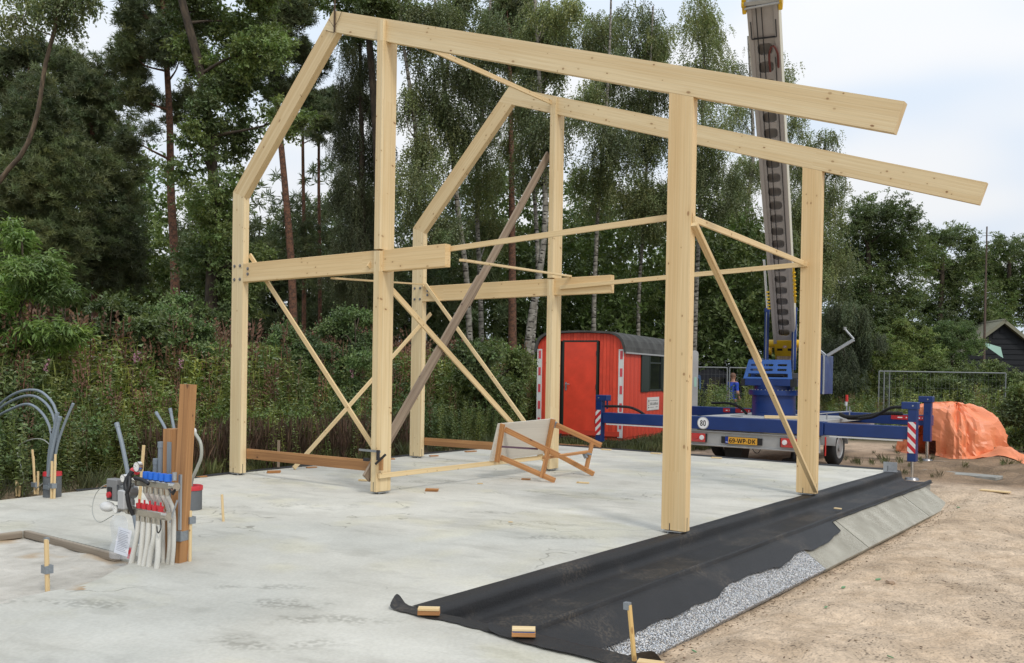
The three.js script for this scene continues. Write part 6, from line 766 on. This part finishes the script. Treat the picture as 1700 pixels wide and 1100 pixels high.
function instanced(name, geo, mat, list, parent, tone) { // list of [x,y,z,scale,sy?]
  const m = new THREE.InstancedMesh(geo, mat, list.length); m.name = name;
  list.forEach(([x, y, z, s, tilt = 0.5, sy = 1, tn = 1], i) => { dummy.position.set(x, y, z); dummy.rotation.set(rr(-tilt, tilt), rnd() * 6.283, rr(-tilt, tilt)); dummy.scale.set(s, s * sy, s); dummy.updateMatrix(); m.setMatrixAt(i, dummy.matrix); const b = tone ? tone(x, y, z) : [1, 1, 1], k = rr(0.72, 1.3) * tn; colr.setRGB(b[0] * k * rr(0.88, 1.15) * (tn > 1 ? 1.06 : 1), b[1] * k, b[2] * k * rr(0.8, 1.15)); m.setColorAt(i, colr); });
  m.userData.kind = 'stuff'; parent.add(m); return m;
}
for (const [name, label, sp, bush, r0, r1, pts, crowns] of PLANTS) {
  const O = V(pts[0][0], H(pts[0][0], pts[0][2]), pts[0][2]), t = thing(name, label, bush ? 'bush' : 'tree', O.toArray());
  const loc = pts.map(p => V(...p).sub(O)); loc[0].y = -0.1;
  const g = [tube(loc, r0, r1, 9, 30, 1)], cv = new THREE.CatmullRomCurve3(loc, false, 'centripetal');
  const top = loc[loc.length - 1], A = [], B = [];
  for (const [x, y, z, rx, ry, de] of crowns) {
    const c = V(x, y, z).sub(O); let tt = Math.min(0.97, Math.max(0.15, (c.y - ry * (sp === 'birch' ? 1.0 : 0.6)) / Math.max(1, top.y))); const s = cv.getPointAt(tt), mid = s.clone().lerp(c, 0.55).add(V(rr(-0.15, 0.15), rr(-0.1, 0.25), rr(-0.15, 0.15)));
    if (s.distanceTo(c) > 0.15) g.push(tube([s, mid, c], Math.max(0.012, mix(r0, r1, tt) * 0.42), 0.008, 6, 8, 1));
    const rz = (rx + ry) / 2, nSub = Math.max(4, Math.round(9 * rx * ry / 0.3)), sub = []; for (let k = 0; k < Math.min(nSub, 22); k++) { const d = rdir().multiplyScalar(Math.pow(rnd(), 0.45)); sub.push(V(c.x + d.x * rx, c.y + d.y * ry, c.z + d.z * rz)); }
    if (sp !== 'willow' || 1) for (let k = 0; k < Math.min(6, sub.length); k++) g.push(tube([c.clone().lerp(s, 0.25), c.clone().lerp(sub[k], 0.5).add(V(0, 0.05, 0)), sub[k]], 0.011, 0.004, 4, 4, 1));
    const tn = rr(0.72, 1.35), n = Math.round(dens[sp] * de * rx * ry * (bush ? 1.5 : 1) / Math.max(0.4, Math.min(1, Math.sqrt(rx * ry)))) ;
    for (let k = 0; k < n; k++) { const q = sub[Math.floor(rnd() * sub.length)], d = rdir().multiplyScalar(Math.pow(rnd(), 0.6) * 0.5); (rnd() < 0.5 ? A : B).push([q.x + d.x * rx, q.y + d.y * ry, q.z + d.z * rz, rr(0.75, 1.25) * (bush ? 0.8 : Math.min(1.7, 0.75 + rx * 0.35)), sp === 'birch' || sp === 'spruce' || sp === 'spruceleaf' ? 0.2 : 0.6, 1, tn * (0.8 + 0.4 * vn(q.x * 3 + 50, q.y * 3 + 50))]); }
  }
  part(bush ? 'stem' : 'trunk', g, label.includes('curving in') ? greyBark : BARK[sp] || oakBark, t);
  const cr = new THREE.Group(); cr.name = bush ? 'foliage' : 'crown'; t.add(cr);
  instanced('leaf_sprays', SPRIG[sp][0], LM[sp], A, cr); instanced('leaf_sprays', SPRIG[sp][1], LM[sp], B, cr);
}
// the wood behind, one mass
{
  const R = V(0.79704193, 0, -0.60369168), F = V(-0.60358773, 0, -0.79721708), C = camera.position, put = (az, d) => [C.x + F.x * d + R.x * d * az, C.z + F.z * d + R.z * d * az];
  const topAt = az => { const px = 850 + az * 1490; return px < 1230 ? 9.6 + 2.2 * (vn(px / 60, 2) - 0.5) : mix(9, 5.0, sst(1230, 1400, px)) + 1.2 * (vn(px / 40, 5) - 0.5); };
  const o1 = [], p1 = [], tr = [];
  for (let i = 0; i < 32000; i++) { const az = rr(-0.72, 0.68), d = rr(31, 47) + (az > 0.33 ? 16 : 0), [x, z] = put(az, d), tp = topAt(az), y = tp * Math.pow(rnd(), 0.8) - 0.3; if (rnd() < sst(0.55, 1, y / tp) * 0.85) continue; if (fb(x * 0.35 + 9, y * 0.5 + z * 0.2, 3) < (az > 0.4 ? 0.22 : 0.30) + 0.24 * sst(0.4, 0.9, y / tp)) continue; (vn(x * 0.13 + 3, z * 0.13) < 0.6 ? o1 : p1).push([x, y, z, rr(1.7, 2.8), 0.7]); }
  for (let k = 0; k < 150; k++) { const az = rr(-0.68, 0.3), d = rr(34, 46), [x, z] = put(az, d), h = rr(4.5, 7.5); tr.push(tube([[x, -0.4, z], [x + rr(-0.3, 0.3), h * 0.5, z], [x + rr(-0.7, 0.7), h, z + rr(-0.4, 0.4)]], rr(0.05, 0.13), 0.03, 6, 8, 1)); }
  tag(instanced(numbered('woodland'), SPRIG.oak[0], LM.oak, o1, scene, (x, y, z) => { const v = vn(x * 0.2 + 8, z * 0.2 + y * 0.15); return [0.85 + 0.3 * v, 0.85 + 0.3 * v, 0.9]; }), 'dark leafy mass of the wood behind the nearer trees', 'woodland', undefined, 'stuff');
  tag(instanced(numbered('conifer_woodland'), SPRIG.pine[0], LM.pine, p1, scene), 'dark conifer mass deep in the wood', 'woodland', undefined, 'stuff');
  tag(part(numbered('woodland_trunks'), tr, oakBark, scene), 'thin dark trunks deep in the shade of the wood', 'tree trunks', undefined, 'stuff');
}
// undergrowth
{
  const weed = (n, h, l, w, droop) => { const L = []; for (let i = 0; i < n; i++) { const t = 0.12 + 0.88 * i / n, a = i * 2.4 + rnd(), p = V(0.05 * Math.sin(t * 3), h * t, 0.04 * t); L.push([p, V(Math.cos(a), rr(-0.2, 0.7) - droop, Math.sin(a)), l * rr(0.7, 1.2) * (1.2 - 0.5 * t), w * rr(0.8, 1.2), rr(-0.3, 0.3)]); } for (let i = 0; i < 6; i++) L.push([V(0, h * i / 6, 0), V(0.03, 1, 0.02), h / 5.5, 0.012, i]); return leaves(L); };
  const weedA = weed(54, 1.0, 0.105, 0.024, 0), weedB = weed(44, 0.9, 0.085, 0.04, 0.2), seedHead = (() => { const L = []; for (let i = 0; i < 40; i++) { const a = rnd() * 6.28, t = rr(0.55, 1); L.push([V(0.05 * Math.cos(a) * (1.1 - t), t * 1.1, 0.05 * Math.sin(a)), V(Math.cos(a), 1.2, Math.sin(a)), 0.04, 0.02, a]); } for (let i = 0; i < 6; i++) L.push([V(0, 1.1 * i / 6, 0), V(0.02, 1, 0.02), 0.2, 0.010, i]); return leaves(L); })(), stalk = (() => { const L = []; for (let k = 0; k < 4; k++) { let p = V(rr(-0.06, 0.06), 0, rr(-0.06, 0.06)); const dr = V(rr(-0.3, 0.3), 1, rr(-0.3, 0.3)); for (let i = 0; i < 3; i++) { L.push([p.clone(), dr.clone().add(V(rr(-0.1, 0.1), 0, rr(-0.1, 0.1))), 0.32, 0.008, k + i]); p = p.clone().addScaledVector(dr, 0.26); } } return leaves(L); })(), grass = (() => { const L = []; for (let i = 0; i < 22; i++) { const a = rnd() * 6.28; L.push([V(rr(-0.08, 0.08), 0, rr(-0.08, 0.08)), V(Math.cos(a) * 0.5, 1, Math.sin(a) * 0.5), rr(0.12, 0.3), 0.009, a]); } return leaves(L); })();
  const a = [], b = [], s = [], st = [], br = [], gr = [];
  const hL = d => mix(0.7, 1.55, sst(0.2, 2.6, d));
  for (let i = 0; i < 11500; i++) { const z = rr(-10.5, 8), d = Math.pow(rnd(), 0.75) * 6.2, x = leftEdge(z) - 0.32 - d; if (z < -6.6 && x > -7.6) continue; const y = H(x, z), hh = hL(d) * rr(0.75, 1.15), r = rnd(); if (d < 0.7 && z < 0.5 && z > -3.6 && rnd() < 0.35) { st.push([x, y, z, rr(0.5, 0.9), 0.15]); continue; } if (r < 0.5) a.push([x, y, z, hh, 0.16]); else if (r < 0.91) b.push([x, y, z, hh * 1.05, 0.16]); else s.push([x, y, z, hh * 1.1, 0.1]); }
  for (let i = 0; i < 800; i++) { const z = rr(-3.8, 0.7), d = rr(0.1, 1.0), x = leftEdge(z) - 0.3 - d; st.push([x, H(x, z), z, rr(0.45, 0.85), 0.14]); }
  for (let i = 0; i < 5200; i++) { const z = rr(-10.5, 8), d = Math.pow(rnd(), 0.8) * 5, x = leftEdge(z) - 0.45 - d; if (z < -6.6 && x > -7.6) continue; const low = d < 0.7 && z < 0.5 && z > -3.6; br.push([x, H(x, z) + hL(d) * (low ? rr(0.55, 1.0) : Math.pow(rnd(), 0.6) * 0.95), z, rr(0.55, 0.95), 0.7]); }
  const patch = (n, x0, x1, z0, z1, h0, h1, keep) => { for (let i = 0; i < n; i++) { const x = rr(x0, x1), z = rr(z0, z1); if (keep && !keep(x, z)) continue; const y = H(x, z), r = rnd(), hh = rr(h0, h1) * mix(0.7, 1.3, vn(x * 0.5 + 7, z * 0.5)); if (r < 0.5) a.push([x, y, z, hh, 0.16]); else if (r < 0.9) b.push([x, y, z, hh, 0.16]); else s.push([x, y, z, hh * 0.9, 0.1]); if (rnd() < 0.5) br.push([x, y + hh * rnd() * 0.9, z, rr(0.7, 1.1), 0.7]); } };
  const track = (x, z) => Math.abs(x - (-5.2 - (z + 17) * -0.35)) < 0.9 && z > -30;
  patch(3600, -14, 9, -34, -15, 0.7, 1.3, (x, z) => !track(x, z) && !(x > -6.5 && z > -17.5 && x < 0.6)); patch(2600, 0.9, 9, -24, -13.6, 0.9, 1.6, (x, z) => x > 0.9 + (z + 13.6) * -0.12 && !(x < 2.4 && z > -14.3)); patch(1300, -12, -7.6, -15.5, -9.5, 0.9, 1.5); patch(700, -3.6, 0.6, -24, -15.5, 0.4, 0.8);
  for (let i = 0; i < 1700; i++) { const x = rr(-7.6, -4.3), z = rr(-13, -7.7); gr.push([x, H(x, z), z, rr(0.5, 1.0), 0.2]); } for (let i = 0; i < 380; i++) { const x = rr(-3, 3.5), z = rr(-14.5, -7.4); if (x > -1.7 && vn(x * 1.3, z * 1.3) > 0.62) gr.push([x, H(x, z), z, rr(0.3, 0.6), 0.3]); }
  for (let i = 0; i < 130; i++) { const z = rr(-6, 3), x = leftEdge(z) - rr(0.2, 0.6); gr.push([x, H(x, z), z, rr(0.5, 1.1), 0.3]); }
  const tone = (x, y, z) => { const v = vn(x * 0.6 + 3, z * 0.6 + 9); return [0.8 + 0.5 * v, 0.85 + 0.35 * v, 0.85]; };
  tag(instanced(numbered('weed_undergrowth'), weedA, leafMat(0.23, 0.28, 0.07, 0.45), a, scene, tone), 'narrow-leaved green weeds filling the undergrowth round the site', 'undergrowth', undefined, 'stuff');
  tag(instanced(numbered('broadleaf_undergrowth'), weedB, leafMat(0.16, 0.23, 0.06, 0.45), b, scene, tone), 'broad-leaved green plants mixed through the undergrowth', 'undergrowth', undefined, 'stuff');
  tag(instanced(numbered('seed_heads'), seedHead, leafMat(0.15, 0.075, 0.04, 0.2), s, scene), 'reddish brown seed heads standing in the undergrowth', 'seed heads', undefined, 'stuff');
  tag(instanced(numbered('dead_stalks'), stalk, leafMat(0.10, 0.06, 0.036, 0.1), st, scene), 'dead brown stalks along the slab edge below the weeds', 'stalks', undefined, 'stuff');
  tag(instanced(numbered('bramble_leaves'), SPRIG.birchbush[0], leafMat(0.12, 0.19, 0.05, 0.45), br, scene, tone), 'rounded bramble leaves spilling over the undergrowth', 'bramble', undefined, 'stuff');
  tag(instanced(numbered('grass_tufts'), grass, leafMat(0.11, 0.13, 0.05, 0.3), gr, scene, tone), 'thin grass tufts under the wagon and on the earth', 'grass', undefined, 'stuff');
  const fl = []; for (const [z, d, y] of [[3.3, 2.2, 1.1], [1.2, 2.0, 1.15], [-0.1, 2.2, 1.25], [-0.3, 2.4, 1.3], [-0.6, 1.9, 1.2], [-1.7, 2.0, 1.2], [-3.5, 1.6, 1.1]]) { const x = leftEdge(z) - d; for (let k = 0; k < 14; k++) { const an = rnd() * 6.28; fl.push([V(x + rr(-0.02, 0.02), y + k * 0.01, z + rr(-0.02, 0.02)), V(Math.cos(an), 0.6, Math.sin(an)), 0.035, 0.025, an]); } }
  tag(part(numbered('pink_flowers'), leaves(fl), leafMat(0.42, 0.19, 0.26, 0.3), scene), 'scattered pink flower spikes in the left undergrowth', 'flowers', undefined, 'stuff');
  const deb = [], dg = new THREE.BoxGeometry(0.02, 0.004, 0.005); for (let i = 0; i < 900; i++) { const x = rr(0.75, 5), z = rr(-6.8, 4.8); if (fb(x * 1.1 + 3, z * 1.1, 3) + rnd() * 0.35 < 0.62) continue; deb.push([x, H(x, z) + 0.002, z, rr(0.25, 1.3), 0.3]); } for (let i = 0; i < 500; i++) { const z = rr(-6, 2.9), x = 0.70 + Math.abs(rr(-1, 1) * rr(0, 1)) * 0.22; deb.push([x, H(x, z) + 0.002, z, rr(0.3, 1.0), 0.3]); }
  tag(instanced(numbered('sand_debris'), dg, M({ color: lin(0.16, 0.11, 0.07), roughness: 1 }), deb, scene), 'dark twigs and crumbs of earth strewn over the sand', 'debris', undefined, 'stuff');
}
scene.traverse(o => { if (o.isMesh) { o.castShadow = true; o.receiveShadow = true; } });
renderer.render(scene, camera);
